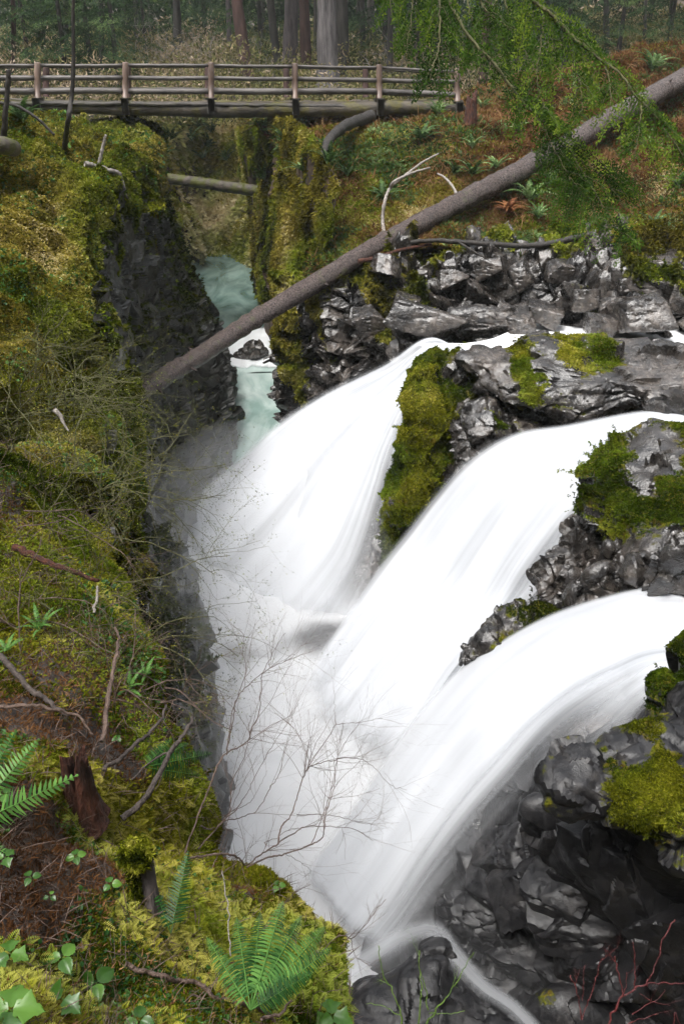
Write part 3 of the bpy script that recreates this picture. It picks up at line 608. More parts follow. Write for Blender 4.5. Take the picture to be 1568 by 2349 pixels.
for i, (u, v, y, lab, sx, sy, sz) in enumerate(RB):
    block('round_rock' if i in (0,1,2,3) else 'angular_rock', Y(u, v, y), (sx, sy, sz), (.2*math.sin(i*2.1), .25*math.sin(i*1.3), .3*math.cos(i*2.9)), 950+i, M['rock'], lab, 'rocks of the terrace', moss=-.45 if i not in (8,11) else .0, soft=.09 if i < 4 else .03)
# ------------------------------------------------------------------ water
def chute(name, lines, n, m, mat, label, cover_edges=(.12,.12), back=True, layers=2, cover_amp=0, seed=0, gap=.10, ends=(.0,.0), backmat=None, lump=.055, cov=None, rise=.0):
    """lines: flow lines from the upper edge to the lower edge; the sheet is layered, thinning to its edges"""
    C = np.array([[p for p in l] for l in lines], float)          # (lines, pts, 3)
    G = loft(C, m, n); N = towards_eye(G, gnormals(G))
    s, t = np.meshgrid(np.linspace(0,1,m), np.linspace(0,1,n), indexing='ij')
    V = []; Fs = []; cv = []; fl = []; off = 0
    wid = np.linalg.norm(C[0]-C[-1], axis=1).mean(); ln = np.linalg.norm(np.diff(C[len(C)//2], axis=0), axis=1).sum()
    for k in range(layers):
        Pp = G.reshape(-1,3)
        fq = np.stack([s.ravel()*wid, t.ravel()*ln*.22, np.full(s.size, k*3.)], 1)
        h = fbm(fq*np.array([1,.5,1]), .9, 2, seed+k)*lump*3.2+fbm(fq, 2.0, 3, seed+k)*lump*.9+(k)*gap
        P = Pp+N.reshape(-1,3)*h[:,None]
        a = np.ones_like(s)
        if cov is not None: a = loft(np.asarray(cov, float)[:,:,None], m, n)[:,:,0]
        e0, e1 = cover_edges
        w = 1.0+.35*k
        if e0: a = a*smooth(s, -.01, e0*w)
        if e1: a = a*(1-smooth(s, 1-e1*w, 1.01))
        if ends[0]: a = a*smooth(t, 0, ends[0])
        if ends[1]: a = a*(1-smooth(t, 1-ends[1], 1))
        a = np.clip(a.ravel()+fbm(fq*np.array([1.5,.6,1]), 2.2, 3, seed+9+k)*cover_amp*np.minimum(1,a.ravel()*3), 0, 1)
        if cover_amp: a = a*(1-.55*smooth(fbm(fq*np.array([1.1,.35,.6]), 1.5, 3, seed+40+k), .0, .5))
        if k: a = a*(.8 if k == 1 else .5)
        V.append(P); Fs.append(grid_faces(m, n)+off); off += len(P); cv.append(a); fl.append(fq)
    V = np.concatenate(V); o = mesh_np(name, V, np.concatenate(Fs), mat, attrs={'cover': np.concatenate(cv), 'flow': np.concatenate(fl)})
    o['kind'] = 'structure'
    if back:
        P = G.reshape(-1,3)-N.reshape(-1,3)*.28
        P = P+N.reshape(-1,3)*(blocky(P, (.55,.5,.5), seed+4)*.14+fbm(P, .9, 3, seed)*.1)[:,None]; P[:,2] -= smooth(t.ravel(), .8, 1)*1.6
        b = mesh_np('riverbed_rock', P, grid_faces(m, n), M['rock'], attrs={'moss': np.full(len(P), -.6)}); b['kind'] = 'structure'
    return o
def line(pts): return [Y(*p) for p in pts]
F1 = [line([(1210,764,16.6),(1110,788,15.8),(1040,797,15.4),(975,781,15.1),(880,836,15.3),(740,898,15.8),(630,962,16.0),(540,1040,16.0),(445,1112,15.7),(388,1170,15.4)]),
      line([(1210,772,16.3),(1110,798,15.45),(1045,806,15.0),(985,800,14.7),(900,868,14.8),(780,950,14.9),(680,1050,14.7),(590,1150,14.2),(500,1240,13.8),(430,1290,13.4)]),
      line([(1210,782,16.0),(1110,808,15.1),(1050,815,14.7),(995,815,14.3),(920,900,14.2),(840,1010,13.9),(760,1120,13.4),(690,1230,12.9),(600,1340,12.5),(540,1400,12.2)]),
      line([(1210,792,15.7),(1110,818,14.85),(1055,822,14.5),(1000,825,14.1),(940,920,13.8),(890,1030,13.4),(850,1150,12.9),(800,1280,12.3),(730,1380,11.9),(690,1440,11.6)]),
      line([(1210,802,15.4),(1110,828,14.65),(1060,830,14.4),(1006,835,14.0),(958,930,13.6),(930,1050,13.1),(900,1180,12.6),(868,1300,12.1),(835,1400,11.6),(800,1470,11.3)])]
chute('waterfall_water', F1, 260, 150, M['water'], '', cover_edges=(.11,.0), ends=(0,.14), cov=[[1]*10,[1]*10,[1]*10,[1,.9,.9,.85,.75,.55,.42,.42,.7,1],[1,.4,.35,.2,.10,.06,.05,.05,.2,.6]], cover_amp=.12, seed=1)
F2 = [line([(1620,968,12.0),(1480,968,11.7),(1290,1000,11.5),(1180,1012,11.3),(1095,1040,11.1),(1020,1135,11.2),(950,1225,11.2),(885,1310,11.1),(820,1400,10.8),(740,1500,10.3),(650,1600,9.6)]),
      line([(1620,990,11.5),(1480,985,11.2),(1330,1025,11.0),(1220,1055,10.8),(1130,1110,10.7),(1050,1210,10.6),(985,1300,10.5),(920,1390,10.2),(855,1480,9.9),(780,1580,9.5),(700,1680,9.0)]),
      line([(1620,1010,11.0),(1490,1005,10.7),(1370,1050,10.4),(1280,1100,10.2),(1200,1180,10.0),(1130,1280,9.8),(1070,1370,9.6),(1000,1460,9.3),(930,1550,9.0),(860,1650,8.7),(780,1750,8.3)]),
      line([(1620,1040,10.4),(1500,1030,10.2),(1400,1080,9.9),(1340,1150,9.6),(1275,1235,9.4),(1215,1320,9.1),(1165,1390,8.9),(1090,1470,8.6),(1010,1560,8.4),(930,1680,8.0),(860,1790,7.7)]),
      line([(1620,1060,10.1),(1500,1060,9.9),(1410,1110,9.6),(1370,1190,9.2),(1310,1280,8.9),(1255,1360,8.6),(1190,1400,8.5),(1110,1485,8.2),(1040,1570,8.0),(960,1720,7.7),(900,1850,7.4)])]
chute('waterfall_water', F2, 280, 150, M['water'], '', cover_edges=(.10,.0), ends=(0,.16), cov=[[1]*11,[1]*11,[1]*11,[1,1,1,.9,.62,.5,.6,.85,1,1,1],[.9,.8,.5,.16,.08,.10,.35,.5,.8,1,1]], cover_amp=.1, seed=2)
F3 = [line([(1780,1395,7.4),(1640,1372,7.2),(1500,1368,7.1),(1380,1390,7.2),(1270,1425,7.3),(1160,1480,7.3),(1060,1545,7.3),(970,1640,7.1),(880,1760,6.9),(780,1900,6.7),(680,2020,6.4)]),
      line([(1780,1450,6.9),(1640,1420,6.7),(1500,1415,6.7),(1390,1440,6.7),(1280,1485,6.7),(1180,1550,6.7),(1090,1630,6.6),(1010,1720,6.5),(920,1840,6.3),(830,1970,6.1),(740,2080,5.9)]),
      line([(1780,1500,6.4),(1640,1480,6.2),(1500,1480,6.2),(1400,1510,6.2),(1300,1560,6.2),(1210,1630,6.1),(1130,1710,6.0),(1050,1800,5.95),(960,1920,5.8),(880,2040,5.65),(800,2150,5.5)]),
      line([(1780,1560,6.0),(1640,1540,5.8),(1510,1540,5.7),(1420,1580,5.7),(1330,1640,5.6),(1250,1710,5.6),(1180,1790,5.6),(1100,1880,5.55),(1010,1990,5.5),(930,2100,5.4),(850,2200,5.25)]),
      line([(1780,1600,5.7),(1640,1580,5.6),(1530,1600,5.45),(1460,1680,5.3),(1390,1760,5.2),(1310,1830,5.2),(1230,1900,5.2),(1150,1980,5.2),(1060,2080,5.2),(970,2170,5.1),(880,2260,5.0)])]
chute('waterfall_water', F3, 300, 170, M['water'], '', cover_edges=(.10,.0), ends=(0,.05), cov=[[1]*11,[1]*11,[1]*11,[1,1,.85,.55,.32,.24,.20,.18,.20,.28,.4],[.7,.5,.2,.08,.04,.03,.02,.02,.02,.03,.06]], cover_amp=.1, seed=3)
# upper river feeding the chutes
def river(name, rows, mat, n=60, m=90, amp=.05, kind='structure', seed=4, sc=.9):
    G = loft(np.array([[p for p in r] for r in rows]), n, m); P = G.reshape(-1,3); P = P+np.array([0,0,1.])*(fbm(P, sc, 4, seed)*amp)[:,None]
    F = grid_faces(n, m); a = P[F[:,1]]-P[F[:,0]]; b = P[F[:,3]]-P[F[:,0]]
    if np.cross(a,b)[:,2].mean() < 0: F = F[:,::-1]
    o = mesh_np(name, P, F, mat); o['kind'] = kind; return o
river('river_water', [[Z(960,788,-4.38),Z(1100,785,-4.36),Z(1220,742,-4.33),Z(1320,748,-4.32),Z(1420,765,-4.3),Z(1520,752,-4.25),Z(1700,770,-4.2),Z(2000,790,-4.1)],
 [Z(1000,830,-4.42),Z(1100,830,-4.40),Z(1220,800,-4.38),Z(1320,800,-4.36),Z(1420,800,-4.34),Z(1530,800,-4.3),Z(1700,830,-4.25),Z(2000,850,-4.2)],
 [Z(1010,870,-4.6),Z(1100,880,-4.55),Z(1220,860,-4.5),Z(1320,860,-4.5),Z(1420,870,-4.45),Z(1530,880,-4.4),Z(1700,930,-4.4),Z(2000,950,-4.3)]], M['foam'], seed=5)
river('river_water', [[Z(1400,985,-4.5),Z(1500,955,-4.45),Z(1600,945,-4.4),Z(1800,940,-4.35),Z(2100,940,-4.3)],[Z(1420,1040,-4.62),Z(1520,1000,-4.55),Z(1600,1000,-4.5),Z(1800,1000,-4.45),Z(2100,1000,-4.4)]], M['foam'], 30, 60, seed=6)
river('river_water', [[Z(1500,1375,-4.85),Z(1600,1365,-4.8),Z(1800,1360,-4.75),Z(2200,1350,-4.7)],[Z(1500,1470,-4.72),Z(1600,1470,-4.7),Z(1800,1470,-4.65),Z(2200,1470,-4.6)],[Z(1540,1580,-4.75),Z(1620,1570,-4.7),Z(1800,1570,-4.65),Z(2200,1570,-4.6)]], M['foam'], 40, 60, seed=7)
# canyon stream, rapid and pool
river('canyon_stream', [[Z(330,568,-6.60),Z(470,568,-6.60),Z(560,566,-6.60),Z(700,566,-6.6)],[Z(380,640,-6.78),Z(470,640,-6.78),Z(560,640,-6.78),Z(660,640,-6.78)],[Z(430,700,-6.9),Z(500,700,-6.9),Z(570,700,-6.9),Z(640,700,-6.9)],[Z(450,752,-6.98),Z(520,752,-6.98),Z(590,750,-6.98),Z(660,750,-6.98)]], M['stream'], 80, 60, .03, seed=8)
def rapid():
    G = loft(np.array([[Z(470,744,-6.93),Z(530,744,-6.93),Z(590,742,-6.93),Z(670,742,-6.93)],[Z(470,770,-7.02),Z(530,770,-7.02),Z(600,768,-7.02),Z(670,768,-7.02)],[Z(480,805,-7.2),Z(540,805,-7.22),Z(600,803,-7.2),Z(670,803,-7.2)],[Z(490,850,-7.47),Z(545,850,-7.47),Z(610,848,-7.47),Z(680,848,-7.47)]]), 60, 60)
    P = G.reshape(-1,3); P = P+np.array([0,0,1.])*(fbm(P, 1.4, 4, 9)*.12)[:,None]; t = np.repeat(np.linspace(0,1,60), 60)
    c = smooth(t+fbm(P,1.2,3,2)*.15, .02, .3)*(1-smooth(t+fbm(P,1.5,3,7)*.15, .86, 1.02))
    o = mesh_np('rapid_water', P, grid_faces(60,60), M['churn'], attrs={'cover': c, 'flow': P*np.array([1,.3,.3])}); o['kind'] = 'structure'
rapid()
river('canyon_stream', [[Z(460,748,-7.05),Z(530,748,-7.05),Z(590,746,-7.05),Z(680,746,-7.05)],[Z(470,800,-7.3),Z(540,800,-7.32),Z(600,798,-7.3),Z(680,798,-7.3)],[Z(480,856,-7.51),Z(545,856,-7.51),Z(610,854,-7.51),Z(690,854,-7.51)]], M['pool'], 40, 40, .04, seed=18)
river('pool_water', [[Z(480,842,-7.49),Z(545,842,-7.49),Z(620,840,-7.49),Z(700,840,-7.49)],[Z(480,930,-7.6),Z(560,930,-7.6),Z(640,930,-7.6),Z(720,930,-7.6)],[Z(480,1010,-7.7),Z(560,1010,-7.7),Z(650,1010,-7.7),Z(740,1010,-7.7)],[Z(400,1150,-7.85),Z(480,1150,-7.85),Z(600,1150,-7.85),Z(740,1150,-7.85)]], M['pool'], 80, 60, .06, seed=10)
def plunge():
    rows = [[Z(300,1080,-7.86),Z(480,1080,-7.86),Z(700,1080,-7.86),Z(1000,1080,-7.9)],[Z(300,1300,-8.0),Z(480,1300,-8.0),Z(700,1300,-8.0),Z(1000,1300,-8.1)],[Z(300,1500,-8),Z(480,1500,-8),Z(700,1500,-8),Z(1000,1500,-8.1)],[Z(350,1700,-8),Z(480,1700,-8),Z(700,1700,-8),Z(1000,1700,-8.1)],[Z(350,2000,-8),Z(480,2000,-8),Z(700,2000,-8),Z(1000,2000,-8.1)],[Z(350,2500,-8),Z(480,2500,-8),Z(700,2500,-8),Z(1300,2500,-8.1)]]
    n, m = 160, 110; G = loft(np.array([[p for p in r] for r in rows]), n, m).reshape(-1,3)
    P = G+np.array([0,0,1.])*(fbm(G, .9, 4, 11)*.25)[:,None]; cov = np.ones(len(P)); w = fbm(P, .8, 3, 3)*.4
    for (u, v, r, s_) in ((745,1465,.55,.98),(540,1500,.6,.7),(520,1590,.5,.55)):
        c = Z(u, v, -8); q = np.linalg.norm((P-c)*np.array([.7,1,0]), axis=1)/r; cov -= s_*np.exp(-(q*(1+w))**2)
    F = grid_faces(n, m)
    o = mesh_np('plunge_pool', P, F, M['churn'], attrs={'cover': np.clip(cov, 0, 1), 'flow': P*np.array([.25,1.,.25])}); o['kind'] = 'structure'
    B = G-np.array([0,0,.35])+np.array([0,0,1.])*(fbm(G, 1.1, 4, 12)*.18)[:,None]
    b = mesh_np('riverbed_rock', B, F, M['rock'], attrs={'moss': np.full(len(B), -.6)}); b['kind'] = 'structure'
plunge()
# small side stream sliding over the bottom boulder
F4 = [line([(770,2190,5.05),(840,2130,5.1),(930,2085,5.1),(1015,2085,5.0),(1075,2150,4.75),(1135,2225,4.5),(1200,2278,4.31),(1262,2345,4.14),(1316,2455,3.93)]),
      line([(775,2245,4.85),(850,2195,4.88),(932,2150,4.88),(1000,2140,4.8),(1045,2195,4.58),(1108,2264,4.36),(1176,2312,4.19),(1236,2378,4.02),(1285,2475,3.82)]),
      line([(780,2285,4.68),(860,2245,4.68),(930,2205,4.66),(975,2195,4.6),(1012,2238,4.42),(1084,2300,4.22),(1152,2345,4.06),(1208,2410,3.9),(1252,2500,3.75)])]
chute('side_stream_water', F4, 200, 50, M['water'], '', cover_edges=(.5,.5), back=False, layers=1, gap=.015, lump=.015, cover_amp=.35, seed=14, cov=[[.25,.25,.22,.2,.15,.15,.2,.2,.2],[.6,.55,.5,.5,.55,.55,.5,.5,.5],[.7,.4,.22,.2,.2,.25,.25,.25,.25]])
# mist hanging over the plunge pool: nested even shells, so that it thins outwards
MISTM = {}
def mist(c, r, dens, seed):
    th = np.linspace(0, np.pi, 20); ph = np.linspace(0, 2*np.pi, 33)[:-1]
    Tt, Pp = np.meshgrid(th, ph, indexing='ij'); S = np.stack([np.sin(Tt)*np.cos(Pp), np.sin(Tt)*np.sin(Pp), np.cos(Tt)], 2).reshape(-1,3)
    for k, f in enumerate((1.0, .72, .45)):
        if dens not in MISTM:
            m, nt, N, L = newmat('mist_air'); v = nd(nt, 'ShaderNodeVolumePrincipled', inp={'Color': (.97,.98,1,1), 'Density': dens}); out(nt, None, v.outputs[0]); MISTM[dens] = m
        V = S*(1+fbm(S, 1.2, 2, seed)*.25)[:,None]*np.array(r)*f
        o = mesh_np('mist', V, grid_faces(20, 32, True)[:, ::-1], MISTM[dens]); o.location = [float(x) for x in c]; o['kind'] = 'stuff'
for i, (c, r, dn) in enumerate([((-1.9,11.0,-7.9),(3.0,6.5,2.9),.045), ((1.6,6.4,-7.9),(2.4,2.6,2.3),.10)]): mist(c, r, dn, i)
# ================================================================== growth, logs, footbridge, trees
GR = lambda a, b: tuple(a)+tuple(b)
M['moss'] = leaf_mat('moss_fronds', [(.0,(.007,.010,.001)),(.35,(.045,.050,.003)),(.6,(.15,.155,.008)),(.85,(.31,.29,.03)),(1.,(.44,.39,.09))], .9, .3, .03, 2.0, alt=[(.0,(.006,.012,.002)),(.35,(.028,.048,.003)),(.6,(.085,.125,.007)),(.85,(.18,.24,.02)),(1.,(.30,.34,.06))], alts=.9)  # near-black stops imitate shade in the gaps between fronds
M['moss_far'] = leaf_mat('moss_and_small_plants', [(.0,(.007,.008,.001)),(.25,(.045,.040,.005)),(.5,(.155,.135,.016)),(.75,(.36,.29,.06)),(1.,(.74,.64,.40))], .9, .3, .04, .8, alt=[(.0,(.005,.009,.001)),(.25,(.026,.038,.004)),(.5,(.09,.12,.008)),(.75,(.22,.25,.022)),(1.,(.46,.46,.15))], alts=.45)  # darkest stops put the shade of moss hollows into the colour
M['litter'] = leaf_mat('needle_litter', [(.0,(.010,.005,.002)),(.35,(.055,.024,.009)),(.65,(.14,.062,.022)),(1.,(.32,.19,.09))], .8, .1, .08, 3)
M['fern'] = leaf_mat('sword_fern_leaf', [(.0,(.010,.028,.006)),(.5,(.045,.095,.022)),(.8,(.12,.20,.055)),(1.,(.26,.36,.15))], .5, .3, .2, 2)
M['fern_near'] = leaf_mat('near_fern_leaf', [(.0,(.010,.035,.008)),(.5,(.028,.095,.020)),(1.,(.13,.28,.06))], .45, .35, .25, 8)
M['fern_dead'] = leaf_mat('dead_fern_leaf', [(.0,(.07,.02,.008)),(.5,(.17,.06,.02)),(1.,(.28,.13,.05))], .7, .2, .2, 4)
M['needle'] = leaf_mat('hemlock_needles', [(.0,(.010,.028,.005)),(.4,(.032,.078,.010)),(.7,(.085,.16,.016)),(1.,(.22,.30,.03))], .6, .35, .15, 1.6)
M['needle_dark'] = leaf_mat('forest_needles', [(.0,(.006,.016,.007)),(.4,(.024,.05,.022)),(.75,(.065,.115,.045)),(1.,(.15,.21,.07))], .7, .35, .1, .7)  # lightened overall to imitate haze among the far trees
M['broad'] = leaf_mat('seedling_leaf', [(.0,(.015,.045,.006)),(.5,(.045,.125,.014)),(1.,(.13,.27,.035))], .35, .35, .5, 14)
M['under'] = leaf_mat('undergrowth_leaf', [(.0,(.015,.022,.007)),(.3,(.065,.075,.022)),(.6,(.17,.165,.055)),(.85,(.32,.24,.14)),(1.,(.48,.38,.28))], .7, .3, .2, .5)
M['log'] = bark_mat('wet_log_bark', (.006,.004,.004), (.15,.112,.10), 30, .22, (1,1,1), bstr=.9, moss=((.10,.105,.05), .67))
M['mosslog'] = bark_mat('mossy_log', (.03,.024,.018), (.11,.09,.07), 6, .6, (1,1,1), moss=((.07,.075,.01), .5))
M['beam'] = bark_mat('mossy_girder', (.022,.018,.014), (.10,.082,.06), 5, .65, (.3,1,1), moss=((.085,.075,.015), .55))
M['rail'] = bark_mat('weathered_rail', (.035,.03,.028), (.15,.135,.125), 5, .5, (.2,1,1), bstr=.3)
M['post'] = bark_mat('peeled_post', (.04,.024,.018), (.19,.13,.10), 7, .45, (1,1,.2), bstr=.3)
M['deck'] = bark_mat('deck_edge', (.02,.017,.015), (.08,.07,.06), 6, .6, (.3,1,1), moss=((.05,.05,.012), .58))
M['trunk_red'] = bark_mat('red_bark', (.022,.011,.009), (.08,.042,.034), 5, .85, (1,1,.2))
M['trunk_dark'] = bark_mat('dark_bark', (.012,.011,.010), (.05,.045,.038), 5, .85, (1,1,.2))
M['trunk_grey'] = bark_mat('grey_bark', (.022,.02,.02), (.15,.135,.135), 7, .85, (1,1,.15))
M['trunk_pale'] = bark_mat('pale_bark', (.04,.033,.033), (.13,.105,.105), 6, .85, (1,1,.2))
M['rot'] = bark_mat('rotten_red_wood', (.010,.004,.003), (.11,.032,.014), 26, .8, (1,1,.25), bstr=1)
M['twig'] = bark_mat('twig_bark', (.05,.03,.022), (.17,.115,.09), 20, .5)
M['twig_green'] = bark_mat('mossy_twig', (.035,.036,.014), (.15,.145,.055), 18, .8)
M['twig_dark'] = bark_mat('dark_stick', (.025,.018,.015), (.09,.07,.06), 20, .7)
M['twig_red'] = bark_mat('red_twig', (.045,.008,.010), (.15,.03,.03), 20, .35)
M['twig_lime'] = bark_mat('lime_stem', (.05,.10,.015), (.12,.20,.03), 20, .4)
M['stick_pale'] = bark_mat('bleached_stick', (.12,.10,.085), (.42,.38,.34), 22, .5)
M['root'] = bark_mat('black_root', (.008,.007,.006), (.035,.028,.022), 12, .6)
def unit(a): a = np.asarray(a, float); return a/np.maximum(np.linalg.norm(a, axis=-1, keepdims=True), 1e-9)
def scatter(key, n, wfun, rng, margin=90, dmin=.4):
    """points on a surface, even over the picture's view, weighted by wfun(P, N, moss)"""
    P, N, mo, F = SURF[key]; F = F[:, :4]
    c = P[F].mean(1); a = P[F[:,1]]-P[F[:,0]]; b = P[F[:,-1]]-P[F[:,0]]; cr = np.cross(a, b); ar = np.linalg.norm(cr, axis=1)
    nn = N[F[:,0]]; u, v, d = proj(c); m = mo[F].mean(1)
    face = np.abs((nn*unit(-c)).sum(1))
    w = ar*(.25+face)/np.maximum(d, dmin)**2*wfun(c, nn, m)
    w = w*((u > -margin) & (u < 1568+margin) & (v > -margin) & (v < 2349+margin) & (d > .3)); w = np.maximum(w, 0)
    if w.sum() <= 0: return np.zeros((0,3)), np.zeros((0,3)), np.zeros(0)
    i = rng.choice(len(F), n, p=w/w.sum()); s, t = rng.random((2, n))
    f = F[i]; p0, p1, p3 = P[f[:,0]], P[f[:,1]], P[f[:,-1]]
    q = p0+(p1-p0)*s[:,None]+(p3-p0)*t[:,None]
    return q, nn[i], d[i]
def blades(P, dirs, side, L, W, curl=None):
    """each blade: pointed quad (base, left, tip, right)"""
    n = len(P); L = np.broadcast_to(L, (n,))[:,None]; W = np.broadcast_to(W, (n,))[:,None]
    mid = P+dirs*L*.5; tip = P+dirs*L
    if curl is not None: tip = tip+curl*L
    V = np.stack([P, mid-side*W*.5, tip, mid+side*W*.5], 1).reshape(-1,3)
    return V, np.arange(4*n).reshape(-1,4)
def tufts(name, key, n, k, Lf, wratio, wfun, mat, seed, lift=.7, tone=0., toned=.14, label=None, sc=.8, droop=0., kind='stuff'):
    rng = np.random.default_rng(seed); P, N, d = scatter(key, n, wfun, rng)
    if len(P) == 0: return
    base = tone+.5+fbm(P, sc, 4, seed)*.55+rng.normal(0, toned*.5, len(P))
    P = np.repeat(P, k, 0); N = np.repeat(N, k, 0); d = np.repeat(d, k); base = np.repeat(base, k)+rng.normal(0, .06, len(P))
    r = rng.normal(0, 1, P.shape); r -= N*(r*N).sum(1)[:,None]; r = unit(r)
    up = unit(N*lift+np.array([0,0,.35]))
    dr = unit(up*rng.uniform(.15,1,len(P))[:,None]+r*rng.uniform(.3,1,len(P))[:,None])
    dr[:,2] -= droop; dr = unit(dr)
    L = Lf(d)*rng.uniform(.5,1.35,len(P)); sd = unit(np.cross(dr, rng.normal(0,1,P.shape)))
    V, F = blades(P-N*L[:,None]*.12, dr, sd, L, L*wratio, np.array([0,0,-.12])[None])
    o = mesh_np(name, V, F, mat, attrs={'tint': np.repeat(np.clip(base, 0, 1), 4)}, smooth_shade=False); o['kind'] = kind
    return o
tufts('moss', 'bank', 80000, 5, lambda d: .009+.0034*d, .32, lambda P,N,m: smooth(m,.25,.7)*smooth(-P[:,1],-7,-5), M['moss'], 1, sc=1.6, tone=.06)
tufts('moss', 'bank', 130000, 4, lambda d: .010+.0031*d, .42, lambda P,N,m: smooth(m,.2,.6)*smooth(P[:,1],5,8), M['moss_far'], 2, sc=.7, tone=.05, droop=.15)
tufts('leaf_litter', 'bank', 30000, 3, lambda d: .018+.004*d, .11, lambda P,N,m: (1-smooth(m,.25,.75)+.12), M['litter'], 3, lift=.15, sc=2)
tufts('moss', 'canyon_cliff21', 26000, 4, lambda d: .012+.0045*d, .45, lambda P,N,m: smooth(m,.3,.7), M['moss'], 4, sc=.8, tone=-.22, droop=.3)
tufts('moss', 'canyon_head_cliff31', 26000, 4, lambda d: .0075*d, .35, lambda P,N,m: smooth(m,.2,.6)+.15, M['moss_far'], 5, sc=.35, tone=.34, droop=.4)  # tone raised to brighten moss that lies in the gorge shade
tufts('moss', 'gorge_cliff41', 42000, 4, lambda d: .0052*d, .35, lambda P,N,m: smooth(m,.25,.65), M['moss_far'], 6, sc=.5, tone=.03, droop=.6)
tufts('moss', 'hillside51', 70000, 4, lambda d: .0050*d, .4, lambda P,N,m: smooth(m,.15,.6)+.1, M['moss_far'], 7, sc=.55, tone=.08)
tufts('leaf_litter', 'hillside51', 60000, 3, lambda d: .0085*d, .12, lambda P,N,m: 1.05-smooth(m,.2,.8), M['litter'], 8, lift=.45, sc=.5, tone=.15)
tufts('moss', 'rock_terrace61', 30000, 4, lambda d: .0050*d, .4, lambda P,N,m: smooth(m,.42,.75), M['moss_far'], 9, sc=.9, tone=-.02, droop=.3)
for i, (k, n, tn) in enumerate([('ridge_boulder_5',6000,0),('mossy_boulder_6',30000,-.05),('dark_boulder_7',1500,-.1),('mossy_boulder_8',14000,0),('islet_rock_10',2500,-.2),('mossy_outcrop_12',22000,-.2),('mossy_boulder_13',6000,-.2),('mossy_boulder_20',5000,0),('round_rock_19',1500,-.2),('lower_cliff71',5000,-.2)]):
    tufts('moss', k, n, 4, lambda d: .005+.0031*d, .4, lambda P,N,m: smooth(m,.42,.7), M['moss'], 20+i, sc=1.4, tone=tn+.05, droop=.35)
# ------------------------------------------------------------------ looking up a place on a surface by sight line
_cache = {}
def hit(key, u, v, tol=9):
    if key not in _cache:
        P = SURF[key][0]; _cache[key] = (P, *proj(P))
    P, uu, vv, d = _cache[key]
    q = np.hypot(uu-u, vv-v)
    for t in (tol, tol*2, tol*4, tol*10):
        m = np.where((q < t) & (d > 0))[0]
        if len(m): return P[m[np.argmin(d[m]+q[m]*.01)]].copy()
    return P[np.argmin(q)].copy()
def curve(pts, n, wob=0, seed=0):
    C = _cr(np.array(pts, float), n)
    if wob: C = C+np.stack([fbm(C, 3/max(wob*8,.05), 2, seed+k) for k in range(3)], 1)*wob
    return C
# ------------------------------------------------------------------ bare shrubs
def grow(mb, P0, dr, L, r, depth, rng, grav=.0, zig=.25, tints=None, leaf=None, spread=.9, kids=(3,6)):
    n = max(4, int(6*L/.4)+4); P = [np.array(P0)]; d = unit(dr)
    for i in range(n-1):
        d = unit(d+rng.normal(0, zig, 3)*.5+np.array([0,0,-grav])); P.append(P[-1]+d*L/(n-1))
    P = np.array(P); rr = np.linspace(r, r*.45, n)
    mb.tube(P, rr, 5 if depth > 1 else 4 if depth else 3, tint=rng.random())
    if leaf is not None and depth <= 1:
        k = int(L/leaf[1])+1; i = rng.integers(0, n, k); ld = unit(rng.normal(0,1,(k,3))+d); sd = unit(np.cross(ld, rng.normal(0,1,(k,3))))
        V, F = blades(P[i], ld, sd, leaf[0]*rng.uniform(.6,1.3,k), leaf[0]*.4); leaf[2].add(V, F, np.repeat(rng.random(k), 4))
    if depth > 0:
        for j in range(rng.integers(*kids)):
            i = rng.integers(max(1, n//5), n); dd = unit(rng.normal(0, 1, 3)); dd = unit((P[i]-P[i-1])/np.linalg.norm(P[i]-P[i-1])+dd*spread)
            grow(mb, P[i], dd, L*rng.uniform(.35,.65), rr[i]*.62, depth-1, rng, grav, zig, tints, leaf, spread, kids)
def traced_shrub(name, lines, mat, label, cat, rscale=1., seed=0, twigs=3, group=None, tl=.26, grav=0., spread=.8, leaf=None, moss=False, mult=1.):
    """main stems from their run in the picture: (pts (u,v,d)), start radius, end radius, twig density"""
    rng = np.random.default_rng(seed); L0 = D(*lines[0][0][0]); root = empty(name, L0, label, cat, group)
    lf = MB()
    for (pts, r0, r1, dens) in lines:
        tw = MB()
        C = curve([D(*p) for p in pts], max(10, len(pts)*7), .006, seed); mb = MB(); n = len(C)
        rr = np.linspace(r0, r1, n)*rscale; mb.tube(C, rr*(1+.25*fbm(C, 25, 2, seed)), 7, tint=rng.random(), rough=.15)
        st_ = mb.build('stem', mat, root)
        for j in range(int(dens*mult)):
            i = int(n*rng.uniform(.3,1)**.8)-1; i = max(1, min(n-1, i)); d = unit(C[i]-C[i-1]); s = unit(rng.normal(0,1,3)+np.array([0,0,.25]))
            grow(tw, C[i], unit(d+s*spread), tl*rng.uniform(.5,1.2), min(rr[i]*.6, .0016*rscale), 2, rng, grav, .22, None, (leaf[0], leaf[1], lf) if leaf else None, .85, (3,6))
        if tw.n: part('twigs', *tw.arr()[:2], mat, st_, tw.arr()[2])
    if leaf: lf.build('foliage', leaf[2], root, smooth_shade=False)
    return root
S = lambda pts, d0, d1: [(333.6+x*.399, 1376+y*.399, d0+(d1-d0)*i/max(1, len(pts)-1)) for i, (x, y) in enumerate(pts)]
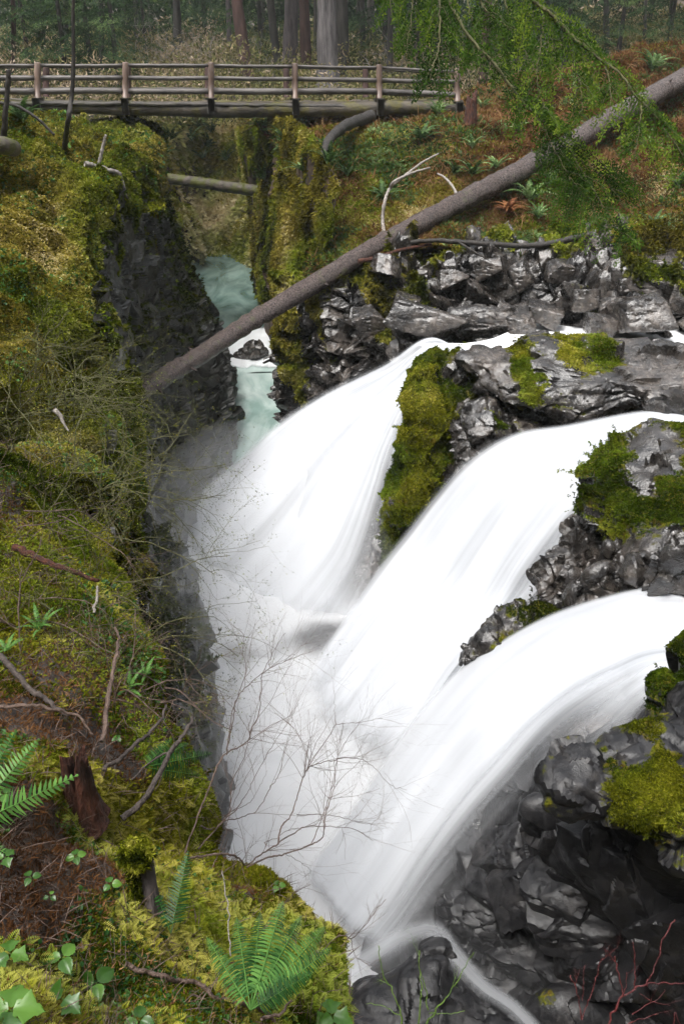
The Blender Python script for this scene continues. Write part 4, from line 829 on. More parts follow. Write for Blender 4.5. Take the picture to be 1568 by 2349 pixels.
traced_shrub('bare_shrub', [
 (S([(200,1530),(250,1380),(340,1150),(410,960),(470,880),(580,820),(610,740),(650,660),(665,500),(672,430),(720,330),(800,190)],3.3,3.9), .0055,.0012,7),
 (S([(470,880),(500,700),(530,560),(600,480),(690,410),(760,370),(860,330),(985,285)],3.5,4.0), .0032,.0009,9),
 (S([(465,890),(505,640),(575,420),(560,300),(560,200),(470,120)],3.5,3.8), .0028,.0008,6),
 (S([(300,1430),(400,1330),(450,1270),(485,1220),(500,1050),(560,920),(610,740)],3.3,3.7), .0042,.0014,2),
 (S([(450,1270),(540,1185),(600,1080),(680,920),(740,820),(830,690),(880,600)],3.35,3.9), .0026,.0008,5),
 (S([(500,1210),(600,1165),(640,1100),(700,980)],3.4,3.8), .0018,.0007,2),
 (S([(320,1300),(350,1315),(400,1310),(455,1270),(545,1252),(650,1200),(720,1070),(770,1000),(795,880),(820,790)],3.2,3.8), .0038,.0009,3),
 (S([(300,1720),(400,1500),(440,1420),(480,1250),(545,1090),(640,900)],3.2,3.6), .0026,.0009,1)], M['twig'], 'tall leafless shrub with thin upright stems leaning out from the bank over the white water', 'shrub', seed=3, tl=.30, rscale=.78, mult=1.6)
traced_shrub('bare_shrub', [
 (S([(100,1540),(180,1530),(260,1490),(400,1465),(480,1465),(540,1485),(575,1528),(650,1472),(760,1400),(880,1325),(950,1300),(1080,1305),(1200,1320),(1310,1385)],3.1,3.9), .0075,.0010,10),
 (S([(760,1400),(780,1300),(830,1250),(870,1130),(920,990),(955,955),(1060,925),(1200,910),(1300,950),(1400,1060),(1500,1095)],3.4,4.1), .0042,.0008,14),
 (S([(578,1540),(700,1482),(800,1460),(950,1410),(1020,1350),(1040,1210),(1080,1080),(1100,920),(1160,800),(1230,700)],3.3,4.0), .0050,.0008,9),
 (S([(950,1410),(1020,1240),(1075,1060),(1085,940),(1060,860)],3.5,3.9), .0026,.0008,4),
 (S([(870,1240),(1000,1235),(1120,1250),(1230,1280),(1310,1280),(1360,1220)],3.5,4.0), .0022,.0008,6),
 (S([(930,985),(940,940),(900,820),(860,750),(800,690),(740,650)],3.6,3.9), .0022,.0008,5),
 (S([(940,950),(1060,780),(1090,720),(1170,710),(1250,700),(1360,680)],3.6,4.0), .0022,.0007,6),
 (S([(1090,720),(1088,640),(1085,560),(1072,440)],3.7,4.0), .0016,.0006,4),
 (S([(690,1420),(690,1390),(740,1375),(840,1320),(960,1300)],3.4,3.7), .0022,.0010,2),
 (S([(800,1460),(880,1500),(950,1560),(900,1600)],3.4,3.6), .0014,.0007,5)], M['twig'], 'wide leafless shrub arching right over the white water from beside the mossy post', 'shrub', seed=5, tl=.28, rscale=.78, mult=1.6)
# dark sticks and thin saplings at the near bank edge
def stick(name, pts, r0, r1, mat, label, cat='branch', wob=.01, seed=0, side=(), group=None, k=9, rough=.25, n=None):
    C = curve(pts, n or max(16, len(pts)*9), wob, seed); mb = MB()
    mb.tube(C, np.linspace(r0, r1, len(C)), k, rough=rough, seed=seed, tint=.5)
    o = mb.build(name, mat, loc=C[0]); tagit(o, label, cat, group)
    for (pp, a, b) in side:
        m2 = MB(); C2 = curve(pp, 12, wob*.5, seed+3); m2.tube(C2-C[0], np.linspace(a, b, 12), 6, rough=.15); m2.build('side_branch', mat, o, local=True)
    return o
Dl = lambda pts: [D(*p) for p in pts]
stick('dead_branch', Dl([(285,1880,2.9),(333,1831,2.95),(393,1723,3.1),(418,1690,3.15),(447,1647,3.25)]), .012,.006, M['twig_dark'], 'dark broken stick rising at the edge of the near bank, the one nearer the water', seed=1, side=[(Dl([(393,1723,3.1),(350,1745,3.1),(300,1790,3.05)]),.004,.003)])
stick('dead_branch', Dl([(240,1770,3.1),(300,1718,3.2),(350,1673,3.3),(372,1645,3.35),(382,1620,3.4)]), .009,.005, M['twig_dark'], 'dark crooked twig tip above the rotten red stump, left of the other dark stick', seed=2)
stick('fallen_branch', [hit('bank', 295, 2231)+[0,0,.03], hit('bank', 370, 2248)+[0,0,.02], hit('bank', 450, 2275)+[0,0,.025], hit('bank', 530, 2305)+[0,0,.02], hit('bank', 620, 2345)+[0,0,.03], hit('bank', 660, 2400)+[0,0,.02]], .0062,.0045, M['twig'], 'pale flecked branch lying across the feathery moss at the bottom', seed=3, wob=.012, side=[(Dl([(600,2335,1.55),(640,2325,1.6),(665,2295,1.65)]),.004,.002)])
stick('fallen_branch', Dl([(35,1255,4.6),(100,1285,4.5),(160,1308,4.45),(225,1332,4.45)]), .022,.010, M['rot'], 'rust red rotten branch lying in the moss at the left', seed=4)
stick('fallen_branch', Dl([(0,1500,3.4),(60,1570,3.3),(110,1610,3.25),(160,1640,3.2)]), .013,.007, M['twig_dark'], 'dark branch slanting through the brown moss above the near fern', seed=5)
stick('fallen_branch', Dl([(0,1622,2.95),(60,1618,2.95),(110,1625,2.95),(175,1640,3.0),(215,1690,3.0)]), .007,.004, M['twig'], 'thin reddish arching stem just above the rotten stump', seed=6)
stick('fallen_branch', Dl([(235,1705,3.05),(255,1560,3.2),(270,1480,3.3),(265,1440,3.35)]), .010,.005, M['twig'], 'reddish upright broken stem in the moss above the stump', seed=7)
stick('dead_branch', Dl([(214,1407,3.9),(222,1370,3.95),(226,1342,4.0)]), .007,.005, M['stick_pale'], 'short bleached stick standing in the yellow green moss', seed=8)
stick('dead_branch', Dl([(125,938,6.2),(140,960,6.2),(160,990,6.2)]), .022,.006, M['stick_pale'], 'pale splintered stick in the green thicket on the left slope', seed=9)
stick('dead_branch', Dl([(530,2190,2.15),(520,2090,2.25),(508,2000,2.35)]), .0018,.0014, M['stick_pale'], 'straight pale stem standing in front of the big fern', seed=10)
# left slope thicket
rngS = np.random.default_rng(12)
thick = [(30,950,6.8,1.2,'leafless shrub with yellow lichen at the far left below the moss cliff'),(110,920,7.4,1.2,'feathery shrub below the overhanging moss cliff'),(190,960,7.6,1.3,'fine twigged shrub reaching over the misty wall, upper one'),
 (60,1040,5.7,1.3,'twiggy shrub in the middle of the left slope thicket'),(160,1080,6.0,1.3,'dense green shrub beside the pale splintered stick'),(240,1120,6.6,1.2,'shrub at the edge of the left slope leaning over the grey gorge'),
 (20,1190,4.9,1.1,'brown twigged shrub at the left edge over rust coloured litter'),(120,1200,5.1,1.1,'shrub just above the rust red rotten branch'),(210,1230,5.4,1.0,'crooked shrub above the bright moss shoulder'),
 (260,1330,4.6,.9,'thin shrub on the rim right of the bright moss shoulder'),(90,800,8.8,1.0,'spindly shrub growing in front of the moss cliff face'),(200,860,9.6,1.0,'pale twigged shrub under the lip of the moss cliff'),
 (310,1480,4.0,.8,'spiky shrub at the rim above the two dark sticks'),(180,1450,3.8,.6,'small shrub sprouting from yellow green moss at the left'),(330,1620,3.5,.6,'reddish thin shrub beside the dark sticks'),(60,1420,3.8,.6,'short leafless shrub at the left edge in bright moss'),(270,1200,5.9,1.2,'shrub with a long arm reaching over the misty gorge wall'),(300,1600,3.4,.6,'small tangled shrub between stump and rim'),(140,960,6.9,1.4,'yellowish shrub behind the pale splintered stick')]
for i, (u, v, dd, h, lab) in enumerate(thick):
    b = hit('bank', u, v); root = empty('bare_shrub', b, lab+' '*0, 'shrub', 'leafless shrubs on the left slope')
    mb = MB(); lf = MB(); rng = np.random.default_rng(100+i); green = i not in (6, 14, 15, 17)
    for s in range(5):
        dr = unit(np.array([rng.uniform(-.3,1.), rng.uniform(-.6,.2), rng.uniform(.1,.8)]))
        q = b+rng.normal(0,.12,3)*[1,1,0]
        sc = max(1, np.linalg.norm(b)/5)
        grow(mb, q-dr*.05, dr, h*rng.uniform(.5,1.0), .0042*sc, 3, rng, .03, .3, None, (.011*sc, .055*sc, lf), .95, (3,6))
    mb.build('stems', M['twig_green'] if green else M['twig'], root); lf.build('foliage', M['moss'], root, smooth_shade=False)
# red twigs and lime stems at the bottom right
R = lambda pts, d: [(784+x*.5, 1751+y*.5, d) for (x, y) in pts]
traced_shrub('red_stemmed_shrub', [
 (R([(1180,1300),(1260,1110),(1340,1040),(1390,1005),(1430,930),(1475,800),(1525,715)],2.1), .0035,.0022,0),
 (R([(1390,1015),(1460,1010),(1570,1004)],2.1), .0028,.0022,0),(R([(1345,1045),(1342,940),(1340,880),(1332,815)],2.1), .0024,.0016,0),
 (R([(1300,1075),(1275,1000),(1262,940),(1247,880)],2.1), .0024,.0018,1),(R([(1095,1170),(1080,1060),(1052,975)],2.2), .0024,.0016,1),
 (R([(1095,1170),(1150,1040),(1175,940),(1198,890)],2.2), .0022,.0015,1),(R([(1330,1150),(1400,1110),(1450,1080),(1475,1040)],2.2), .0016,.001,1),
 (R([(1360,1060),(1440,1100),(1500,1120)],2.2), .0014,.001,1),(R([(1300,1200),(1400,1165),(1450,1150)],2.2), .0016,.001,1),(R([(1520,1200),(1530,1150),(1560,1220)],2.2), .0018,.001,0),
 (R([(1290,1085),(1300,1020),(1310,960)],2.1), .0016,.001,1),(R([(1100,1090),(1105,1000),(1120,930)],2.15), .0016,.001,0)], M['twig_red'], 'bare shrub with dark red twigs in the bottom right corner', 'shrub', seed=9, tl=.07, rscale=.72)
traced_shrub('green_stemmed_shrub', [
 (R([(285,1300),(265,1130),(230,1050),(190,970),(175,900),(163,835)],2.3), .0022,.0012,1),(R([(345,1300),(360,1100),(362,980),(352,860)],2.3), .0024,.0014,1),
 (R([(350,1240),(450,1110),(500,1040),(550,960),(605,870)],2.35), .0026,.0012,1),(R([(400,1150),(480,1150),(565,1135)],2.3), .0014,.0009,0),(R([(395,1130),(380,1020),(362,960)],2.3), .0016,.001,0),
 (R([(270,1160),(200,1120),(110,1100)],2.3), .0014,.0009,0)], M['twig_lime'], 'shrub of slender lime green shoots in front of the broad dark boulder', 'shrub', seed=10, tl=.06)
traced_shrub('bare_shrub', [
 (R([(-250,1000),(-120,900),(-20,790),(45,800),(110,735),(200,625)],2.8), .0020,.0009,6),(R([(45,800),(60,880),(140,940)],2.8), .0013,.0007,3),
 (R([(-400,800),(-300,700),(-230,600),(-150,560)],2.9), .0018,.0008,6)], M['twig'], 'small twiggy shrub with one red berry at the tip of the near bank', 'shrub', seed=11, tl=.10)
# ------------------------------------------------------------------ ferns
def frond_arrays(Lf, w, n, arch=.5, rng=None, lw=.34, taper=.75):
    """a frond along +X from the origin, arching; returns rachis points and pinna blades"""
    t = np.linspace(0, 1, 14); rx = np.stack([Lf*(t-.12*arch*t**2), 0*t, Lf*arch*(t-1.15*t*t)], 1)
    tt = np.linspace(.12, .99, n); px = np.stack([np.interp(tt, t, rx[:,k]) for k in range(3)], 1); tg = unit(np.gradient(px, axis=0))
    W = w*np.sin(np.pi*np.clip(tt,0,1)**.62)**.6*(1-.25*tt)*taper/.75
    V = []; F = []; T = []
    for s in (-1, 1):
        sd = np.array([0, s, 0.])+tg*.35+np.array([0,0,-.22]); sd = unit(sd+(rng.normal(0,.07,(n,3)) if rng is not None else 0))
        up = np.cross(tg, sd); ww = Lf/n*lw*2.3
        mid = px+sd*(W*.45)[:,None]; tip = px+sd*W[:,None]+np.array([0,0,-1.])*(W*.12)[:,None]
        a = px+tg*ww*.42; b = px-tg*ww*.42; c = mid+tg*ww*.45; e = mid-tg*ww*.40
        k = np.arange(n)*5+len(np.concatenate(V) if V else [])
        V.append(np.stack([b, a, c, tip, e], 1).reshape(-1,3)); base = np.arange(n)*5+(n*5 if s > 0 else 0)
        F += [np.stack([base, base+1, base+2, base+4], 1)]; T += [np.stack([base+4, base+2, base+3], 1)]
    return rx, np.concatenate(V), np.concatenate(F), np.concatenate(T)
def frond_obj(root, Mx, Lf, w, n, arch, mat, rng, tint=.5, lw=.34):
    rx, V, F, T = frond_arrays(Lf, w, n, arch, rng, lw); mb = MB()
    Mx = np.array(Mx); ap = lambda q: q@Mx[:3,:3].T+Mx[:3,3]
    k = mb.n; V2 = ap(V); tn = np.clip(tint+rng.normal(0,.16,len(V)//5), 0, 1); mb.add(V2, F, np.repeat(tn, 5)); mb.T.append(T+k)
    mb.tube(ap(rx), np.linspace(Lf*.006, Lf*.0018, len(rx)), 4, tint=min(1, tint+.4))
    return mb.build('frond', mat, root, local=True)
def basis(x, up):
    x = unit(x); y = unit(np.cross(up, x)); z = np.cross(x, y); m = np.eye(4); m[:3,0] = x; m[:3,1] = y; m[:3,2] = z; return m
def fern(loc, R_, nf, label, mat, group, seed, n=16, arch=.55, up=(0,0,1), dead=0, name='sword_fern', tint=.5):
    rng = np.random.default_rng(seed); root = empty(name, loc, label, 'fern', group); up = unit(np.array(up, float))
    a0 = rng.random()*6.28
    for i in range(nf):
        a = a0+i*2*np.pi/nf+rng.normal(0,.2); h = np.array([math.cos(a), math.sin(a), 0]); h = unit(h-up*np.dot(h,up))
        x = unit(h+up*rng.uniform(.35,1.1)); Lf = R_*rng.uniform(.75,1.15)
        frond_obj(root, basis(x, up), Lf, Lf*.13, n, arch*rng.uniform(.7,1.3), M['fern_dead'] if i < dead else mat, rng, np.clip(tint+rng.normal(0,.15), 0, 1), .42)
    return root
def copy_tree(o, parent=None):
    c = o.copy(); COL.objects.link(c); c.parent = parent
    for ch in o.children: copy_tree(ch, c)
    return c
protos = [fern((0,0,0), .62, 11, 'x', M['fern'], 'sword ferns on the slope', 300+i, n=16, arch=.6, tint=[.45,.6,.7][i]) for i in range(3)]
used = [False]*3
fl = [('hillside51',965,318,1.25,'large pale green sword fern below the right end of the footbridge railing'),('hillside51',998,262,.95,'dark sword fern touching the deck end of the footbridge'),
 ('hillside51',1082,335,.8,'small bright fern below the broken stump at the footbridge end'),('hillside51',1078,400,1.15,'tall fern in the middle of the slope, just above the fallen log'),('hillside51',1035,398,.8,'low pale fern left of the tall fern on the slope above the fallen log'),
 ('hillside51',1135,382,.8,'small fern right of the tall fern, close above the fallen log'),('hillside51',880,455,1.15,'dark green fern beside the white curved stick'),('hillside51',1262,425,1.2,'broad fern just below the fallen log under the drooping bough'),
 ('hillside51',1212,465,1.25,'fern with hanging fronds under the fallen log, above dead red fronds'),('hillside51',1305,450,1.1,'fern half hidden by the blurred drooping bough'),('hillside51',1485,165,1.5,'large blue green fern behind the upper part of the fallen log'),
 ('hillside51',1350,300,1.1,'fern touching the upper side of the fallen log behind the bough'),('hillside51',1490,530,1.1,'light green fern above the flat grey slab at the right'),('hillside51',1556,430,1.0,'fern at the right edge of the picture half way up the slope'),
 ('hillside51',1105,245,.8,'small fern between the broken stump and the red barked tree'),('hillside51',800,400,.9,'fern hanging on the moss beside the black root'),('hillside51',1240,500,.8,'low fern among rust red dead fronds'),('hillside51',1180,300,.7,'tiny fern in brown litter above the log, right of the stump'),
 ('bank',58,285,1.0,'pale fern at the left under the footbridge approach'),
 ('canyon_head_cliff31',415,300,1.7,'fern on the far gorge wall under the footbridge, top left of its cluster'),('canyon_head_cliff31',455,292,1.7,'fern at the top of the cluster on the far gorge wall'),('canyon_head_cliff31',492,300,1.6,'fern at the top right of the cluster on the far gorge wall'),
 ('canyon_head_cliff31',400,335,1.6,'fern at the left of the cluster on the far gorge wall'),('canyon_head_cliff31',440,330,1.8,'largest fern in the middle of the cluster on the far gorge wall'),('canyon_head_cliff31',480,335,1.6,'fern at the right of the cluster on the far gorge wall'),
 ('canyon_head_cliff31',378,362,1.4,'lowest fern at the left of the far gorge wall cluster'),('canyon_head_cliff31',470,362,1.4,'lowest fern of the cluster, above the thin green log'),('gorge_cliff41',640,330,1.1,'fern at the top of the mossy buttress under the footbridge'),('gorge_cliff41',600,420,1.0,'fern on the left edge of the mossy buttress beside the thin green log'),('gorge_cliff41',690,400,.9,'fern in the middle of the mossy buttress'),('gorge_cliff41',745,380,1.0,'fern on the mossy buttress left of the black root'),
 ('canyon_head_cliff31',515,368,1.2,'fern on the far gorge wall nearest the mossy right buttress')]
for i, (k, u, v, s, lab) in enumerate(fl):
    p = i % 3; o = protos[p] if not used[p] else copy_tree(protos[p]); used[p] = True
    o.location = [float(x) for x in hit(k, u, v)+np.array([0,-.05,.03])]; o.rotation_euler = (.35 if 'hillside' not in k and k != 'bank' else .1, random.uniform(-.2,.2), random.uniform(0,6.28)); o.scale = (s,)*3
    o['label'] = lab; o['group'] = 'sword ferns on the gorge walls' if 'canyon' in k or 'gorge' in k else 'sword ferns on the slope'
# dead red fronds under the fallen log
for (u, v) in ((1180,500),):
    fern(hit('hillside51', 1165, 495), .62, 14, 'clump of dead rust red fern fronds below the fallen log', M['fern_dead'], None, 77, arch=.9, dead=14)
def near_frond(root, a, b, w, n, sag, mat, rng, tint, upv=None, lw=.29):
    """frond from a to b (world), its blade facing the eye"""
    a = np.array(a); b = np.array(b); x = b-a; L = np.linalg.norm(x); up = unit(-(a+b)/2) if upv is None else np.array(upv, float)
    Mx = basis(x, up+1e-3); Mx[:3,3] = a-np.array(root.location)
    return frond_obj(root, Mx, L, w, n, sag, mat, rng, tint, lw)
rngF = np.random.default_rng(5)
b0 = D(575,2318,2.0); rt = empty('sword_fern', b0, 'large sword fern with long green fronds fanning over the bottom of the near bank', 'fern')
for (u, v, d, w, sg, t) in ((768,2168,2.2,.050,.22,.65),(758,2112,2.4,.052,.26,.8),(700,2085,2.5,.045,.22,.7),(655,2046,2.55,.050,.25,.85),(598,2075,2.5,.042,.22,.35),(540,2090,2.4,.045,.22,.6),(468,2140,2.3,.040,.2,.65),(725,2225,2.1,.040,.2,.3)):
    near_frond(rt, b0, D(u, v, d), w, 30, sg, M['fern_near'], rngF, t)
b1 = D(392,2140,2.25); rt = empty('sword_fern', b1, 'fern with one wide upright frond beside the mossy post', 'fern')
near_frond(rt, b1, D(432,1952,2.35), .045, 26, .02, M['fern_near'], rngF, .25); near_frond(rt, b1, D(345,2010,2.5), .02, 16, .1, M['fern_near'], rngF, .25)
b2 = D(-90,1905,2.35); rt = empty('sword_fern', b2, 'bright green fern reaching in from the left edge beside the rotten stump', 'fern')
for (u, v, d, w, sg, t) in ((178,1778,2.2,.058,.2,.85),(95,1690,2.5,.055,.2,.85),(40,1668,2.6,.05,.14,.6),(20,1960,2.1,.04,.1,.5)): near_frond(rt, b2, D(u, v, d), w, 24, sg, M['fern_near'], rngF, t)
b3 = D(330,1760,3.3); rt = empty('sword_fern', b3, 'dim fern hanging over the gorge edge behind the dark sticks', 'fern')
for (u, v, d, w, sg, t) in ((500,1725,3.7,.05,.25,.4),(440,1700,3.6,.05,.25,.5),(470,1780,3.6,.05,.25,.35),(400,1690,3.5,.04,.2,.5)): near_frond(rt, b3, D(u, v, d), w, 26, sg, M['fern_near'], rngF, t)
for i, (u, v, s, lab) in enumerate([(95,1450,.15,'lacy little fern low in the yellow green moss at the left'),(300,1590,.13,'small bright fern hanging at the moss rim above the dark sticks'),(20,1500,.12,'small fern at the left edge above the brown moss'),(335,1560,.12,'small fern on the mossy rim beside the gorge')]):
    fern(hit('bank', u, v)+np.array([0,0,.02]), s, 7, lab, M['fern_near'], None, 400+i, n=16, arch=.5, name='lady_fern', tint=.9)
# ------------------------------------------------------------------ seedlings with broad leaves
def leaf_mesh(mb, c, x, up, L, rng, lobes=0):
    B = basis(x, up)[:3,:3]; n, m = 13, 7; t = np.linspace(0, 1, n); s = np.linspace(-1, 1, m)
    w = np.sin(np.pi*t**.8)**.75*.42*(1+.07*np.sin(t*40))
    if lobes: w = w*(1+.28*np.cos(t*12.5))*1.1
    X = L*(t[:,None]-.10*np.abs(s)[None]*np.sin(np.pi*t)[:,None]*0+.08*(1-np.abs(s))[None]*t[:,None]); Yv = L*w[:,None]*s[None]
    Zv = np.abs(Yv)*.35-.28*X*X/L+L*.012*np.cos(s*9)[None]*np.sin(np.pi*t)[:,None]
    V = np.stack([X+0*Yv, Yv, Zv], 2).reshape(-1,3)@B.T+c; mb.add(V, grid_faces(n, m), rng.uniform(.2,.9))
def seedling(u, v, sz, label, seed, nl=3, lobes=0, h=.06):
    rng = np.random.default_rng(seed); b = hit('bank', u, v+sz*.4); root = empty('seedling', b, label, 'seedling', 'broadleaf seedlings in the moss')
    d = np.linalg.norm(b); L = sz*.62/FPX*d; top = b+np.array([0,-.01,h]); top = b+unit(-b)*h*.6+np.array([0,0,h*.6])
    st = MB(); st.tube(curve([b, (b+top)/2+[.004,0,0], top], 7), .0012, 5); st.build('stalk', M['twig_lime'], root)
    a0 = rng.random()*6.28
    for i in range(nl):
        mb = MB(); a = a0+i*2*np.pi/nl; up = unit(unit(-b)*.6+np.array([0,0,.7])+rng.normal(0,.15,3)); h2 = basis(np.array([math.cos(a), math.sin(a), .0]), up)[:3,0]
        leaf_mesh(mb, top+h2*.004, h2, up, L*rng.uniform(.85,1.15), rng, lobes); mb.build('leaf', M['broad'], root)
for i, (u, v, sz, nl, lo, lab) in enumerate([(180,1972,30,4,0,'seedling with four fresh round leaves above the feathery moss, left of the mossy post'),(260,2034,28,3,0,'seedling with three upright leaves just left of the mossy post'),
 (228,2252,62,3,0,'largest seedling, three glossy toothed leaves at the bottom'),(148,2292,60,2,1,'seedling with one dark veined leaf left of the largest seedling'),(32,2310,75,4,1,'maple like seedling with lobed leaves in the bottom left corner'),
 (150,2200,48,3,0,'yellow green seedling leaf trio above the largest seedling'),(30,2190,50,3,1,'lobed seedling at the left edge above the corner one'),(325,2335,55,3,0,'seedling cut by the bottom edge below the pale branch'),
 (18,1972,36,3,1,'seedling at the left edge among brown litter'),(78,2022,26,3,0,'tiny yellow leaved seedling low in the litter at the left'),(120,2068,20,3,0,'tiny bright seedling between litter and feathery moss'),(762,2320,60,3,1,'seedling below the fern at the foot of the bottom boulder'),
 (12,1830,30,3,0,'small round leaved seedling below the left fern'),(270,1700,16,4,0,'small clump of leaves beside the rotten stump'),(640,2035,22,3,0,'small leafy sprout on the mossy tip beside the white water')]):
    seedling(u, v, sz, lab, 500+i, nl, lo)
# feathery moss fronds close to the eye
def feather_moss():
    rng = np.random.default_rng(9)
    P, N, d = scatter('bank', 15000, lambda P,N,m: smooth(m,.3,.7)*smooth(-P[:,1],-3.2,-1.6)*smooth(fbm(P,2.2,3,4),-.35,.0), rng)
    n = 9; V = []; Fs = []; T = []; off = 0
    r = rng.normal(0,1,P.shape); r -= N*(r*N).sum(1)[:,None]; r = unit(r); x = unit(N*rng.uniform(.1,.7,len(P))[:,None]+r+np.array([0,0,.25])); s = unit(np.cross(x, N+rng.normal(0,.3,N.shape)))
    L = rng.uniform(.022,.046,len(P))*(.8+.12*d); tone = np.clip(.74+fbm(P,2.5,3,6)*.6+rng.normal(0,.1,len(P)),0,1)
    for k in range(n):
        t = (k+.5)/n; c = P+x*(L*t)[:,None]+np.array([0,0,-1])*(L*.28*t*t)[:,None]; W = L*.42*(1-t)**.75*min(1, t*4)+L*.05
        for sg in (-1,1):
            dr = unit(s*sg+x*.75); v, f = blades(c, dr, x, W, L*.075); V.append(v); Fs.append(f+off); off += len(v); T.append(np.repeat(np.clip(tone+t*.25,0,1),4))
    o = mesh_np('feather_moss', np.concatenate(V), np.concatenate(Fs), M['moss'], attrs={'tint': np.concatenate(T)}, smooth_shade=False); o['kind'] = 'stuff'
feather_moss()
# small leaves and twigs between the moss of the near bank
tufts('ground_plants', 'bank', 9000, 4, lambda d: .012+.0035*d, .75, lambda P,N,m: smooth(fbm(P,1.4,3,55),.0,.3)*smooth(m,.2,.5), M['fern_near'], 61, lift=.4, tone=.15, sc=2)
tufts('fallen_twigs', 'bank', 3500, 2, lambda d: .05+.022*d, .022, lambda P,N,m: smooth(-P[:,1],-8,-6), M['twig'], 62, lift=.25, sc=2)
tufts('fallen_twigs', 'hillside51', 3500, 2, lambda d: .020*d, .03, lambda P,N,m: 1+0*m, M['litter'], 63, lift=.35, sc=2, tone=.2)
tufts('ground_plants', 'hillside51', 7000, 5, lambda d: .0085*d, .3, lambda P,N,m: smooth(fbm(P,.7,3,56),.02,.3), M['fern'], 64, lift=.6, tone=.1, sc=1)
# ------------------------------------------------------------------ stumps
def stump(name, b, r, h, mat, label, seed, jag=.3, flare=.5, lean=(0,0), cat='stump', k=48, m=26, crackf=6):
    th = np.arange(k)*2*np.pi/k; V = []
    for j in range(m):
        t = j/(m-1); top = h*(1+jag*fbm(np.stack([np.cos(th)*1.7, np.sin(th)*1.7, 0*th+seed], 1), 1.4, 3, seed))
        z = top*t; rr = r*(1+flare*np.exp(-t*5)-.25*t)*(1+.22*fbm(np.stack([np.cos(th)*crackf/3, np.sin(th)*crackf/3, t*1.2+0*th], 1), 1.5, 4, seed+3))
        V.append(np.stack([np.cos(th)*rr+lean[0]*z, np.sin(th)*rr+lean[1]*z, z-.05], 1))
    for j in range(6):   # hollow top
        f = 1-(j+1)/6*.98; q = V[m-1].copy(); c = q.mean(0); q = c+(q-c)*f; q[:,2] = V[m-1][:,2]-h*.16*(1-f)+fbm(q/r, 2, 2, seed)*r*.2; V.append(q)
    V = np.array(V).reshape(-1,3); o = mesh_np(name, V, grid_faces(m+6, k, True), mat); o.location = [float(x) for x in b]
    tagit(o, label, cat); return o
stump('rotten_stump', hit('bank', 190, 1850)+[0,0,-.02], .058, .26, M['rot'], 'jagged rust red rotten stump on the near bank', 1, jag=.9, lean=(.03,.0))
q = hit('bank', 352, 2095); o = stump('mossy_post', q, .027, .27, M['trunk_pale'], 'short upright snag with bare brown bark and a cap of green moss', 2, jag=.08, flare=.2, lean=(-.02,.05), cat='snag')
mc = MB(); rg = np.random.default_rng(8); n = 5000; c = rg.normal(0,1,(n,3)); c = unit(c)*rg.random(n)[:,None]**.33*np.array([.05,.045,.055])+np.array([-.025,.0,.245])
c2 = np.stack([rg.uniform(-.05,-.018,2500), rg.uniform(-.03,.0,2500), rg.uniform(-.02,.25,2500)], 1); c = np.concatenate([c, c2]); n = len(c)
V, F = blades(c, unit(rg.normal(0,1,(n,3))+[0,0,-.2]), unit(rg.normal(0,1,(n,3))), .014*rg.uniform(.5,1.4,n), .0042); mc.add(V, F, np.repeat(np.clip(.5+fbm(c,30,3,2)*.8+rg.normal(0,.12,n),0,1),4)); mc.build('moss_cap', M['moss'], o, local=True, smooth_shade=False)
stump('broken_stump', hit('hillside51', 1078, 282)+[0,0,-.1], .17, .85, M['rot'], 'splintered reddish stump at the right end of the footbridge', 3, jag=.35, flare=.25)
# ------------------------------------------------------------------ logs
def log(name, pts, r0, r1, mat, label, n=80, k=28, rough=.07, seed=0, wob=.02, cat='log', stubs=0, wr=0):
    C = curve(pts, n, wob, seed); mb = MB(); mb.tube(C, np.linspace(r0, r1, n), k, rough=rough, seed=seed)
    o = mb.build(name, mat, loc=C[0]); tagit(o, label, cat); rng = np.random.default_rng(seed)
    for s in range(stubs):
        i = rng.integers(6, n-6); dr = unit(rng.normal(0,1,3)); t = unit(C[i+1]-C[i]); dr = unit(dr-t*np.dot(dr,t)); rr = r0+(r1-r0)*i/n
        m2 = MB(); m2.tube(np.array([C[i]+dr*rr*.7, C[i]+dr*(rr+.04), C[i]+dr*(rr+rng.uniform(.05,.12))])-C[0], [.03,.022,.012], 7, rough=.3); m2.build('branch_stub', mat, o, local=True)
    return o
log('fallen_log', [Y(258,934,12.0),Y(420,838,14.1),Y(570,742,16.4),Y(720,650,17.6),Y(900,545,18.8),Y(1080,450,20.0),Y(1260,355,21.4),Y(1420,262,22.9),Y(1568,182,24.4),Y(1750,90,26.2)], .145, .29, M['log'],
    'long bare wet log lying diagonally across the gorge from the slope to the left wall', n=160, k=40, rough=.10, seed=3, stubs=18, wob=.035)
log('mossy_log', [Y(350,405,31),Y(450,418,30.6),Y(540,431,30.2),Y(612,440,30)], .17,.19, M['mosslog'], 'thin green mossy log wedged across the gorge below the footbridge', seed=4)
log('mossy_log', [Y(-60,332,13.2),Y(-20,333,13.3),Y(10,334,13.4),Y(32,340,13.7)], .14,.12, M['mosslog'], 'end of a mossy log at the left edge on the moss cliff', seed=5, n=24, wob=0)
log('weathered_snag', [Y(195,375,14.6),Y(235,385,14.8),Y(278,398,15)], .045,.03, M['stick_pale'], 'flat grey weathered snag sticking over the lip of the moss cliff', seed=6, n=30)
stick('dead_branch', [Y(226,380,14.8), Y(234,345,14.8), Y(243,310,14.8)], .03,.02, M['stick_pale'], 'upright bleached stick standing beside the grey snag on the moss cliff', seed=20)
stick('dead_branch', [Y(275,398,15), Y(285,430,15), Y(298,475,15.1)], .03,.01, M['stick_pale'], 'broken bleached splinter hanging from the moss cliff lip', seed=21)
